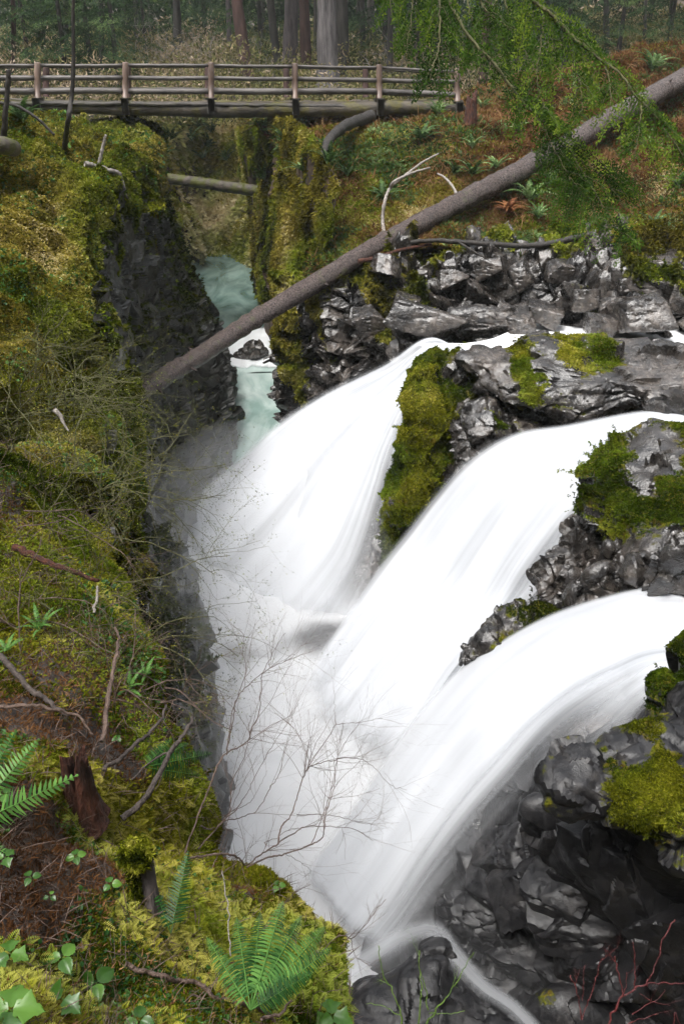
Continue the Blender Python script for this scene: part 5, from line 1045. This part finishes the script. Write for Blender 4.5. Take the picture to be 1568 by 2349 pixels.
stick('dead_sapling', [hit('bank',150,342), Y(155,290,14.6), Y(165,220,14.6), Y(169,130,14.6), Y(168,40,14.6), Y(170,-40,14.6)], .045,.02, M['root'], 'leaning dead black sapling in front of the footbridge, right one', 'sapling', seed=22)
stick('dead_sapling', [hit('bank',8,320), Y(12,270,14), Y(19,190,14), Y(20,160,14)], .05,.03, M['root'], 'short dead black sapling at the left edge before the footbridge', 'sapling', seed=23)
stick('dead_branch', [Y(-10,235,15), Y(40,243,15), Y(90,275,15), Y(125,310,15)], .03,.02, M['root'], 'thin black branch arching down from the left edge below the footbridge', seed=24)
stick('dead_branch', [hit('hillside51',880,538)+[0,0,.05], Y(877,505,19.4), Y(881,465,19.5), Y(895,430,19.8), Y(925,405,20), Y(965,375,20.6), Y(1005,352,21)], .045,.02, M['stick_pale'], 'white curved stick arching up from the fallen log', seed=25, side=[([Y(895,430,19.8),Y(905,415,19.6),Y(950,395,20),Y(985,385,20.3)],.04,.02)])
stick('dead_branch', [Y(1047,446,19.8), Y(1035,425,20), Y(1020,408,20.2), Y(1003,398,20.4)], .035,.02, M['stick_pale'], 'short pale stick leaning on the upper side of the fallen log', seed=26)
stick('fallen_branch', [Y(930,556,18.2), Y(1000,552,18.1), Y(1080,557,18.0), Y(1170,563,17.9), Y(1240,562,17.8), Y(1300,550,17.8), Y(1355,538,17.9)], .045,.07, M['root'], 'long black branch lying on the moss along the top of the rock terrace', seed=27, side=[([Y(1050,555,18),Y(1090,580,17.8),Y(1110,590,17.7)],.03,.015)])
stick('fallen_branch', [Y(820,600,17.9), Y(870,590,17.9), Y(920,573,18.1), Y(990,560,18.2)], .05,.03, M['rot'], 'reddish brown branch beside the fallen log at the terrace top', seed=28)
stick('black_root', [Y(850,268,24), Y(800,285,23), Y(762,312,21.8), Y(745,345,21), Y(730,400,20.2), Y(722,470,19.7), Y(736,555,19.2)], .16,.03, M['root'], 'thick black root bending down from the footbridge to the gorge wall', 'root', seed=29, k=14, side=[([Y(745,345,21),Y(730,420,20),Y(722,500,19.6)],.05,.02)])
# ------------------------------------------------------------------ the footbridge
def footbridge():
    ax0 = Y(-320,228,23.0); ax1 = Y(1066,236,26.0)
    o3 = Y(87,225,23.6); root = empty('footbridge', o3, 'rustic log footbridge with peeled posts and three rails across the gorge', 'bridge')
    dirv = unit(ax1-ax0); back = np.array([-dirv[1], dirv[0], 0.]); up = np.array([0,0,1.])
    def ln(v0, v1, t0=-320, t1=1060): return Y(t0, v0, 23.0+(t0+320)/1386*3), Y(t1, v1, 23.0+(t1+320)/1386*3)
    yy = lambda u: 23.0+(u+320)/1386*3
    pu = [-120,87,288,484,676,869,1048]
    pt = [145,144,143.5,144,146,149,158]; pb = [224,224,224,224,225,225,232]
    for side, off, mat in ((0,0.,M['post']),(1,1.75,M['trunk_red'])):
        o = back*off
        for i, u in enumerate(pu):
            mb = MB(); T = Y(u, pt[i], yy(u))+o; B = Y(u, pb[i], yy(u))+o
            a = T+np.array([0,0,-.0]); b = B
            mb.tube([b, b*.5+a*.5, a-[0,0,.012], a, a+[0,0,.012]], [.088,.085,.083,.076,.045], 16, rough=.05, seed=i); p = mb.build('post', mat, root)
            if side == 0:
                mb = MB(); mb.box(B+np.array([0,0,-.03]), dirv*.15, back*.10, up*.028); mb.build('post_base', M['mosslog'], root)
                mb = MB(); mb.box(Y(u, pb[i]+20, yy(u))-back*.16, dirv*.09, back*.08, up*.20); mb.build('bracket', M['root'], root)
        for i in range(len(pu)-1):   # rails in spans between the posts
            u0, u1 = pu[i], pu[i+1]
            for (va, vb, r) in ((pt[i]+6, pt[i+1]+6, .036),(pt[i]+35, pt[i+1]+35 if i < 5 else 188, .052),(pb[i]-15, pb[i+1]-15 if i < 5 else 218, .075)):
                a = Y(u0, va, yy(u0))+o; b = Y(u1, vb, yy(u1))+o; m = (a+b)/2+[0,0,random.uniform(-.012,.012)]; d = unit(b-a)*.07
                mb = MB(); mb.tube(curve([a+d, m, b-d], 14, .006, i), r*random.uniform(.9,1.1), 12, rough=.08, seed=i*7+int(va)); mb.build('rail', M['rail'] if side == 0 else M['deck'], root)
    # deck
    a = Y(-320,229,yy(-320)); b = Y(1066,240,yy(1066)); c = (a+b)/2; L = np.linalg.norm(b-a); nb = 96
    deck = MB()
    for k in range(nb):
        t = (k+.5)/nb; q = a+(b-a)*t+back*.98+np.array([0,0,-.035+random.uniform(-.006,.006)]); deck.box(q, dirv*(L/nb*.46), back*(.95+random.uniform(-.03,.03)), up*.03)
    deck.build('deck', M['deck'], root, smooth_shade=False)
    e = MB(); e.tube(curve([a+[0,0,-.07], c+[0,0,-.05], b+[0,0,-.09]], 60, .02, 4),   .055, 12, rough=.12, seed=2); e.build('edge_log', M['deck'], root)
    # two girder logs
    for i, (off, lab) in enumerate(((.06, None),(1.45, None))):
        g = MB(); P = [Y(-330,236,yy(-330)), Y(-50,240,yy(-50)), Y(215,248,yy(215)), Y(400,251,yy(400)), Y(600,252,yy(600)), Y(800,250,yy(800)), Y(935,247,yy(935)), Y(1060,246,yy(1060))]
        g.tube(curve([p+back*off for p in P], 120, .02, i), np.interp(np.linspace(0,1,120), [0,.3,.42,.5,1], [.13,.15,.17,.2,.19]), 28, rough=.10, seed=i); g.build('girder', M['beam'], root)
    return root
footbridge()
# ------------------------------------------------------------------ trees of the forest behind
def trunk(mb, b, top, r0, r1, seed, n=26, k=18, rough=.10):
    P = curve([b, b*.5+top*.5+np.array([fbm(np.array([[seed*1.7,0,0]]),1,1,3)[0]*.1,0,0]), top], n, 0); t = np.linspace(0,1,n)
    mb.tube(P, (r0+(r1-r0)*t)*(1+.45*np.exp(-t*16)), k, rough=rough, seed=seed); return P
def crown_sprays(mb, P, r, zs, Lb, rng, nb, dens, droop=.35, leaf=.16, w=.32, full=True, lo=0.):
    """boughs round the trunk, each hung with flat sprays of needle leaves"""
    H = P[-1][2]-P[0][2]
    for i in range(nb):
        t = zs[0]+(zs[1]-zs[0])*(i+rng.random())/nb; c = np.array([np.interp(t, np.linspace(0,1,len(P)), P[:,k]) for k in range(3)])
        a = rng.random()*6.28; L = Lb*(1-.75*(t-zs[0])/(zs[1]-zs[0]+.3))*rng.uniform(.6,1.15); h = np.array([math.cos(a), math.sin(a), 0])
        s = np.linspace(0,1,8); br = c+h*(L*s)[:,None]+np.array([0,0,1])*(L*(.10*s-droop*s*s))[:,None]
        m = int(dens*L); q = rng.random(m)**.75; bp = np.stack([np.interp(q, s, br[:,k]) for k in range(3)], 1)
        sd = np.cross(h, [0,0,1]); off = rng.uniform(-1,1,m)*L*.34*np.sin(np.pi*np.clip(q*.9+.1,0,1)); bp = bp+sd*off[:,None]+np.array([0,0,-1])*(np.abs(off)*.3+rng.random(m)*leaf*.8)[:,None]
        dr = unit(h+sd*np.sign(off)[:,None]*.8+np.array([0,0,-.45])+rng.normal(0,.3,(m,3))); sv = unit(np.cross(dr, np.array([0,0,1.])+rng.normal(0,.35,(m,3))))
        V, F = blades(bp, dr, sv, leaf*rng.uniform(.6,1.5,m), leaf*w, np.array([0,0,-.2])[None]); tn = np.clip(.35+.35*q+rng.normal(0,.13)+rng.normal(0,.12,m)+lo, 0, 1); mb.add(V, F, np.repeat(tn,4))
        yield br
def gz(x, y):   # height of the forest floor behind
    return float(np.interp(y, [18,26,32,45,70,120], [-3,-1.0,-.6,.3,2.5,9]))
def big_tree(name, ut, ub, vb, Yd, wpx, mat, label, seed, H=19, group=None):
    """trunk whose lower part shows; ut = its column at the top of the frame, ub at its foot"""
    b = Y(ub, vb, Yd); t0 = Y(ut, 0, Yd); d = (t0-b)/(t0[2]-b[2]); b2 = b+d*(-.6); top = b+d*np.array([1,1,1])*H*1.0; top = np.array([b[0]+(top[0]-b[0])*.6, top[1], b[2]+H])
    root = empty(name, b, label, 'tree', group); mb = MB(); r = wpx/FPX*(Yd*.89)/2
    Pq = np.array([b2, b, t0, t0*.6+top*.4, top]); P = curve(Pq, 40, 0); tt = np.linspace(0,1,40); mb.tube(P, r*(1.12-.9*tt**1.2)*(1+.35*np.exp(-tt*22)), 30, rough=.12, seed=seed); mb.build('trunk', mat, root)
    cr = MB(); rng = np.random.default_rng(seed); lb = MB()
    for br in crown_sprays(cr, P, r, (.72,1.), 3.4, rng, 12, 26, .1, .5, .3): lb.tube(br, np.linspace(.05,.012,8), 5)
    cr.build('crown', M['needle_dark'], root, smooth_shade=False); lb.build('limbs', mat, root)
TR = [(578,545,192,0,38,36,'trunk_red','straight red barked conifer trunk rising just behind the footbridge, left of the dark leaning one'),]
big = [(543,572,192,36,34,'trunk_red','tall red barked trunk behind the footbridge, the leftmost of the big trunks'),(620,640,178,40,23,'trunk_dark','slim black trunk between the red trunk and the purple grey trunk'),
 (668,664,165,42,40,'trunk_pale','broad purple grey trunk right of the slim black trunk'),(697,702,170,40,30,'trunk_red','dark brown trunk close beside the broad purple grey trunk'),(748,752,168,34,56,'trunk_grey','widest trunk, pale grey ridged bark, behind the fourth rail span'),
 (783,786,165,38,36,'trunk_dark','dark flank of the widest pale grey trunk, built as a separate trunk'),(722,724,160,50,9,'trunk_dark','very thin dark trunk left of the widest pale grey trunk'),(895,893,168,36,15,'trunk_dark','thin dark trunk behind the footbridge post under the drooping twigs'),  # extra dark trunk added as the dark flank of the widest one
 (1118,1106,212,30,24,'trunk_red','mottled red grey trunk just right of the splintered stump'),(523,527,130,52,13,'trunk_pale','pale slender trunk left of the tall red trunk'),(405,407,95,50,22,'trunk_dark','dark trunk standing alone at the back of the clearing'),
 (232,233,150,36,14,'trunk_dark','dark trunk among the drooping young conifers on the left'),(96,100,150,38,11,'trunk_dark','thin dark trunk near the left edge behind the footbridge'),(30,28,170,34,14,'trunk_red','reddish thin trunk at the far left behind the footbridge'),
 (830,833,150,48,16,'trunk_dark','dim trunk in the haze right of the widest trunk'),(1480,1479,110,36,9,'trunk_dark','thin dark trunk in the upper right beyond the bough'),(1240,1243,120,42,20,'trunk_dark','dark trunk behind the drooping bough in the upper right'),
 (850,852,140,58,22,'trunk_dark','distant dark trunk between the rail posts right of the widest trunk'),(948,950,150,44,13,'trunk_pale','grey trunk behind the hanging twigs above the footbridge end'),(150,151,150,42,12,'trunk_dark','slim dark trunk left of the darkest young conifer'),
 (600,602,120,60,14,'trunk_dark','far trunk glimpsed between the red trunk and the slim black trunk'),(1390,1392,100,44,16,'trunk_dark','dark trunk high on the upper right slope'),(1540,1540,90,40,14,'trunk_dark','dark trunk at the right edge of the upper slope'),(310,312,120,46,12,'trunk_dark','slim trunk at the left side of the clearing')]
for i, (ut, ub, vb, yd, wp, m_, lab) in enumerate(big): big_tree('conifer_tree', ut, ub, vb, yd, wp, M[m_], lab, 600+i, group='trees behind the footbridge')
def sapling(name, loc, H, Lb, nb, dens, label, seed, leaf=.14, mat='needle_dark', group=None, lo=0.):
    root = empty(name, loc, label, 'tree', group); mb = MB(); b = np.array([0,0,-.3]); top = np.array([.1,0,H]); P = trunk(mb, b, top, H*.012+.02, .015, seed, 20, 10)
    mb.build('trunk', M['trunk_dark'], root, local=True); cr = MB(); rng = np.random.default_rng(seed)
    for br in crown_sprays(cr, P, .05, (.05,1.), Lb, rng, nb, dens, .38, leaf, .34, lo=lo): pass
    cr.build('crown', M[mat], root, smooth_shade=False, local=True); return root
sp0 = [sapling('young_conifer', (0,0,0), 7.5, 2.3, 70, 170, 'x', 700+i, leaf=.085, group='young conifers behind the footbridge') for i in range(3)]; us = [0]*3
sl_ = [(60,37,8,'young conifer nearest the left edge behind the rails'),(140,33,7.5,'dark young conifer behind the first rail span'),(200,38,8.5,'tall young conifer filling the gap above the second post'),(262,33,7.5,'drooping young conifer whose branch tips hang over the second rail span'),
 (330,42,7,'lighter young conifer at the left side of the clearing'),(-30,33,8,'young conifer cut by the left edge'),(405,56,9,'dark pointed conifer at the back of the clearing'),(470,60,9,'pale conifer behind the bare bushes of the clearing'),(600,50,8,'green young conifer seen between red and black trunks'),(560,66,10,'distant conifer above the clearing'),
 (880,46,8,'young conifer behind the hanging twigs right of the trunks'),(960,38,7,'young conifer behind the right end of the footbridge'),(1040,42,8,'young conifer above the right end post'),(1180,40,7.5,'young conifer behind the mottled trunk'),(1300,36,7,'young conifer on the slope behind the drooping bough'),(1420,38,7,'young conifer in the upper right beyond the bough'),(1530,34,6,'dark young conifer in the upper right corner'),(1600,38,8,'young conifer just cut by the right edge'),
 (820,60,9,'far conifer right of the widest trunk'),(690,64,9,'far conifer between the big trunks'),(90,48,9,'far conifer at the left above the first span'),(760,70,10,'far conifer behind the widest trunk'),(300,54,9,'far conifer left of the clearing'),(1110,54,9,'far conifer behind the mottled trunk'),(1250,52,9,'far conifer behind the bough'),(1480,50,9,'far conifer in the upper right')]
for i, (u, yd, h, lab) in enumerate(sl_):
    p = i % 3; o = sp0[p] if not us[p] else copy_tree(sp0[p]); us[p] = 1; x = Y(u, 100, yd)[0]; z = gz(x, yd)
    if u > 1150: z += 1.2
    o.location = (float(x), yd, z-.2); o.rotation_euler = (0,0,random.uniform(0,6.28)); s = h/7.5*(1.0 if yd < 45 else 1.3); o.scale = (s,s,s); o['label'] = lab
# distant forest that reads as one mass, and brush in the clearing
def distant():
    rng = np.random.default_rng(33); n = 90000; x = rng.uniform(-48,48,n); y = rng.uniform(64,84,n); z = rng.random(n)**1.1*15+3
    cl = fbm(np.stack([x*.3,y*.3,z*.25],1), 1, 4, 3); k = cl > -.08; x, y, z = x[k], y[k], z[k]; P = np.stack([x,y,z],1); n = len(P)
    dr = unit(rng.normal(0,1,(n,3))+[0,-.3,-.9]); sd = unit(np.cross(dr, rng.normal(0,1,(n,3)))); V, F = blades(P, dr, sd, .75*rng.uniform(.5,1.5,n), .26)
    o = mesh_np('distant_forest', V, F, M['needle_dark'], attrs={'tint': np.repeat(np.clip(.55+fbm(P,.25,3,5)*.8+rng.normal(0,.12,n),0,1),4)}, smooth_shade=False); o['kind'] = 'stuff'
distant()
def ring():
    # the forest that stands all round the falls, outside the picture: it closes off the low sky
    rng = np.random.default_rng(35); n = 52000; a = rng.uniform(.62*np.pi*.5+.0, 2*np.pi-.62*np.pi*.5, n)+np.pi*.0; r = rng.uniform(24,38,n); x = np.sin(a)*r; y = np.cos(a)*r+8; z = rng.random(n)**.9*24-3
    cl = fbm(np.stack([x*.22,y*.22,z*.10],1), 1, 4, 3); k = (cl > -.22+.02*np.maximum(z-10,0)) & ((y < 18) | (np.abs(x) > 26)); P = np.stack([x,y,z],1)[k]; n = len(P)
    dr = unit(rng.normal(0,1,(n,3))+[0,0,-.8]); sd = unit(np.cross(dr, rng.normal(0,1,(n,3)))); V, F = blades(P, dr, sd, 1.7*rng.uniform(.5,1.5,n), .8)
    o = mesh_np('surrounding_forest', V, F, M['needle_dark'], attrs={'tint': np.repeat(np.clip(.4+rng.normal(0,.15,n),0,1),4)}, smooth_shade=False); o['kind'] = 'stuff'
ring()
def brush():
    rng = np.random.default_rng(34); n = 150000; y = rng.uniform(26.5,66,n)**1.0; u = rng.uniform(-60,1640,n); x = (u-CU)/FPX*y*.9
    z = np.interp(y, [18,26,32,45,70,120], [-3,-1.0,-.6,.3,2.5,9])+smooth(x,6,16)*1.2; hh = rng.random(n)**1.8*(.5+.9*np.clip(fbm(np.stack([x,y,0*x],1),.35,3,4)+.4,0,1))*1.6
    k = ~((np.abs(x+9.) < 0)); P = np.stack([x,y,z+hh-.15],1); br = np.clip(.50+fbm(P,.3,3,7)*.8+.42*np.exp(-((u-440)/120)**2)*smooth(y,34,44)+rng.normal(0,.14,n),0,1)  # leaf tint raised around the clearing to imitate its brighter light
    s = y*.0050; dr = unit(rng.normal(0,1,(n,3))+[0,0,.5]); sd = unit(np.cross(dr, rng.normal(0,1,(n,3)))); V, F = blades(P, dr, sd, s*rng.uniform(.5,1.5,n), s*.3)
    o = mesh_np('undergrowth', V, F, M['under'], attrs={'tint': np.repeat(br,4)}, smooth_shade=False); o['kind'] = 'stuff'
brush()
for i, (u, v, yd, h, lab) in enumerate([(440,110,44,2.8,'pale leafless bush spreading in the middle of the clearing'),(365,120,40,2.4,'leafless bush at the left side of the clearing'),(505,120,42,2.4,'leafless bush at the right side of the clearing beside the red trunk'),(880,130,38,2,'leafless bush behind the fifth rail post'),(600,140,40,2,'thin leafless bush between red and black trunks')]):
    b = Y(u, v+40, yd); b[2] = gz(b[0], yd)-.1; root = empty('bare_bush', b, lab, 'bush', 'leafless bushes beyond the footbridge'); mb = MB(); rng = np.random.default_rng(800+i)
    for s in range(7): grow(mb, b, unit([rng.uniform(-.8,.8),rng.uniform(-.5,.5),1]), h*rng.uniform(.6,1), .03, 3, rng, .0, .3, None, None, .9, (3,6))
    mb.build('stems', M['stick_pale'], root)
# ------------------------------------------------------------------ hemlock boughs hanging in from the upper right
def bough(lines, label, seed, tone=0., hang=.5, tw=.30, dens=1.):
    rng = np.random.default_rng(seed); root = empty('hemlock_bough', D(*lines[0][0][0]), label, 'branch', 'hemlock boughs hanging in from above')
    nd_ = MB()
    for (pts, r0, spread, side) in lines:
        C = curve([D(*p) for p in pts], 60, .01, seed); mb = MB(); mb.tube(C, np.linspace(r0, r0*.2, 60), 8, rough=.3, seed=seed); mb.build('stem', M['twig_green'], root)
        T = unit(np.gradient(C, axis=0)); view = unit(-C); S_ = unit(np.cross(T, view))
        twg = MB(); Lt = np.sum(np.linalg.norm(np.diff(C,axis=0),axis=1)); nt_ = int(Lt/.019*dens)
        for j in range(nt_):
            t = rng.random(); i = min(58, int(t*59)); sg = -1 if j % 2 else 1
            w = np.interp(t, np.linspace(0,1,len(spread)), spread)*.85; L = w*rng.uniform(.5,1.1); d0 = unit(T[i]*.7+S_[i]*sg*(1. if sg*side >= 0 else .45)+view[i]*rng.normal(0,.4)+np.array([0,0,-hang]))
            m = 7; s = np.linspace(0,1,m); q = C[i]+d0*(L*s)[:,None]+np.array([0,0,-1])*(L*.45*s*s)[:,None]+rng.normal(0,.006,(m,3)); twg.tube(q, np.linspace(.0018,.0008,m), 3)
            # side twiglets of needles
            tone_ = tone+rng.normal(0,.16); k = max(3, int(L/.017)); 
            for a in range(k):
                tt = (a+.5)/k; c = np.array([np.interp(tt, s, q[:,x]) for x in range(3)]); dd = unit(q[-1]-q[0]); s2 = unit(np.cross(dd, view[i]+rng.normal(0,.3,3)))*(1 if a % 2 else -1); l2 = L*.27*(1-tt*.6)*rng.uniform(.6,1.1); d2 = unit(dd*.8+s2+[0,0,-.15])
                nn = max(4, int(l2/.008)); ss = np.linspace(.05,1,nn); pc = c+d2*(l2*ss)[:,None]+np.array([0,0,-.3])*(l2*ss*ss)[:,None]; sg3 = np.where(np.arange(nn) % 2, 1, -1)[:,None]
                s3 = unit(np.cross(d2, view[i])); dn = unit(d2*.75+s3*sg3+rng.normal(0,.09,(nn,3))); V, F = blades(pc, dn, unit(np.cross(dn, view[i]+rng.normal(0,.2,(nn,3)))), .025*rng.uniform(.7,1.2,nn), .0092)
                nd_.add(V, F, np.repeat(np.clip(.42+tone_+.3*tt+rng.normal(0,.1,nn),0,1),4))
        twg.build('twigs', M['twig_green'], root)
    nd_.build('needles', M['needle'], root, smooth_shade=False)
K = lambda pts, d: [(u, v, d) for (u, v) in pts]
bough([(K([(1026,-60),(1030,0),(1068,75),(1124,136),(1162,187),(1190,225),(1227,262),(1274,304),(1325,360),(1386,412),(1432,478)],5.6),.013,(.10,.14,.12,.12,.22,.36,.42,.38,.2),0),
       (K([(1227,262),(1270,340),(1300,400),(1340,450)],5.6),.006,(.2,.3,.25,.15),0),(K([(1300,330),(1350,420),(1400,500),(1430,540)],5.6),.006,(.2,.3,.25,.15),0)], 'long drooping hemlock bough crossing in front of the fallen log', 1, -.10, .35)
bough([(K([(1210,-60),(1222,0),(1255,28),(1307,80),(1363,126),(1419,168),(1456,220),(1499,262),(1540,320),(1590,390)],5.2),.014,(.25,.35,.32,.28,.26,.24,.22),-1),
       (K([(1300,70),(1310,130),(1330,200),(1335,260)],5.25),.006,(.2,.25,.22,.12),0),(K([(1390,150),(1400,220),(1395,290)],5.2),.005,(.15,.2,.18,.1),0),(K([(1470,240),(1465,300),(1455,360)],5.2),.005,(.15,.2,.2,.1),0),(K([(1250,20),(1240,100),(1230,180),(1250,250)],5.3),.006,(.2,.25,.25,.15),0)],
      'bright green mossy hemlock bough running to the right edge', 2, .12, .6, dens=.75)
bough([(K([(1012,-60),(1007,0),(1008,60),(1005,112),(992,150),(985,190)],5.4),.010,(.25,.3,.3,.26,.15),0),(K([(950,-60),(945,0),(940,60),(930,110)],5.5),.006,(.25,.28,.2,.1),0),(K([(890,-60),(895,0),(900,40)],5.6),.005,(.2,.2,.1),0)], 'short dark hanging twigs in front of the right end of the footbridge', 3, -.12, .6)
bough([(K([(1096,-60),(1101,0),(1124,33),(1171,70),(1200,110),(1215,160)],5.8),.009,(.25,.3,.3,.28,.2),0),(K([(1150,-60),(1160,20),(1180,80),(1190,150)],5.9),.006,(.25,.3,.3,.2),0),(K([(1060,-60),(1075,20),(1090,90),(1085,130)],5.9),.006,(.2,.25,.2,.1),0)], 'hemlock bough between the hanging twigs and the bright green bough', 4, -.08, .5, dens=.7)
# ------------------------------------------------------------------ the damp air of the forest
def haze():
    m, nt, N, L = newmat('damp_air'); v = nd(nt, 'ShaderNodeVolumePrincipled', inp={'Color': (.9,.94,.95,1), 'Density': HAZE}); out(nt, None, v.outputs[0])
    x0, x1, y0, y1, z0, z1 = -410, 410, -310, 710, -16, 75
    V = np.array([(x,y,z) for x in (x0,x1) for y in (y0,y1) for z in (z0,z1)], float)
    F = np.array([(0,1,3,2),(4,6,7,5),(0,4,5,1),(2,3,7,6),(0,2,6,4),(1,5,7,3)])
    o = mesh_np('haze', V, F, m, smooth_shade=False); o['kind'] = 'stuff'
HAZE = .0006
haze()
# ------------------------------------------------------------------ light, sky and camera
w = bpy.data.worlds.new('World'); SC.world = w; w.use_nodes = True; nt = w.node_tree
bg = nt.nodes['Background']; sk = nt.nodes.new('ShaderNodeTexSky'); sk.sky_type = 'NISHITA'; sk.sun_disc = False
SUN_EL, SUN_AZ = math.radians(66), math.radians(215)
sk.sun_elevation = SUN_EL; sk.sun_rotation = SUN_AZ; sk.air_density = 1.0; sk.dust_density = 4.0; sk.ozone_density = 1.0
hs = nt.nodes.new('ShaderNodeHueSaturation'); hs.inputs['Saturation'].default_value = .22
nt.links.new(sk.outputs[0], hs.inputs['Color']); nt.links.new(hs.outputs[0], bg.inputs['Color']); bg.inputs['Strength'].default_value = .15
sl = bpy.data.lights.new('sun', 'SUN'); sl.energy = 1.5; sl.angle = math.radians(20); sl.color = (1,.97,.92)
so = bpy.data.objects.new('sun', sl); COL.objects.link(so)
sd = Vector((math.sin(SUN_AZ)*math.cos(SUN_EL), math.cos(SUN_AZ)*math.cos(SUN_EL), math.sin(SUN_EL)))
so.rotation_euler = sd.to_track_quat('Z', 'Y').to_euler(); so.location = (0,0,30)
cd = bpy.data.cameras.new('camera'); co = bpy.data.objects.new('camera', cd); COL.objects.link(co); SC.camera = co
cd.sensor_fit = 'VERTICAL'; cd.sensor_height = 22.3; cd.lens = 22.3*FPX/2349.0; cd.clip_start = .05; cd.clip_end = 2000
co.rotation_euler = (math.pi/2-PITCH, 0, 0); co.location = (0,0,0)
SC.render.engine = 'CYCLES'
SC.view_settings.view_transform = 'Standard'; SC.view_settings.look = 'None'; SC.view_settings.gamma = 1; SC.view_settings.exposure = 1.30
cy = SC.cycles; cy.use_denoising = True; cy.max_bounces = 6; cy.diffuse_bounces = 3; cy.glossy_bounces = 3; cy.transmission_bounces = 3; cy.volume_bounces = 2; cy.transparent_max_bounces = 12; cy.adaptive_threshold = .03
cy.sample_clamp_indirect = 4; cy.volume_step_rate = 2; cy.caustics_reflective = False; cy.caustics_refractive = False
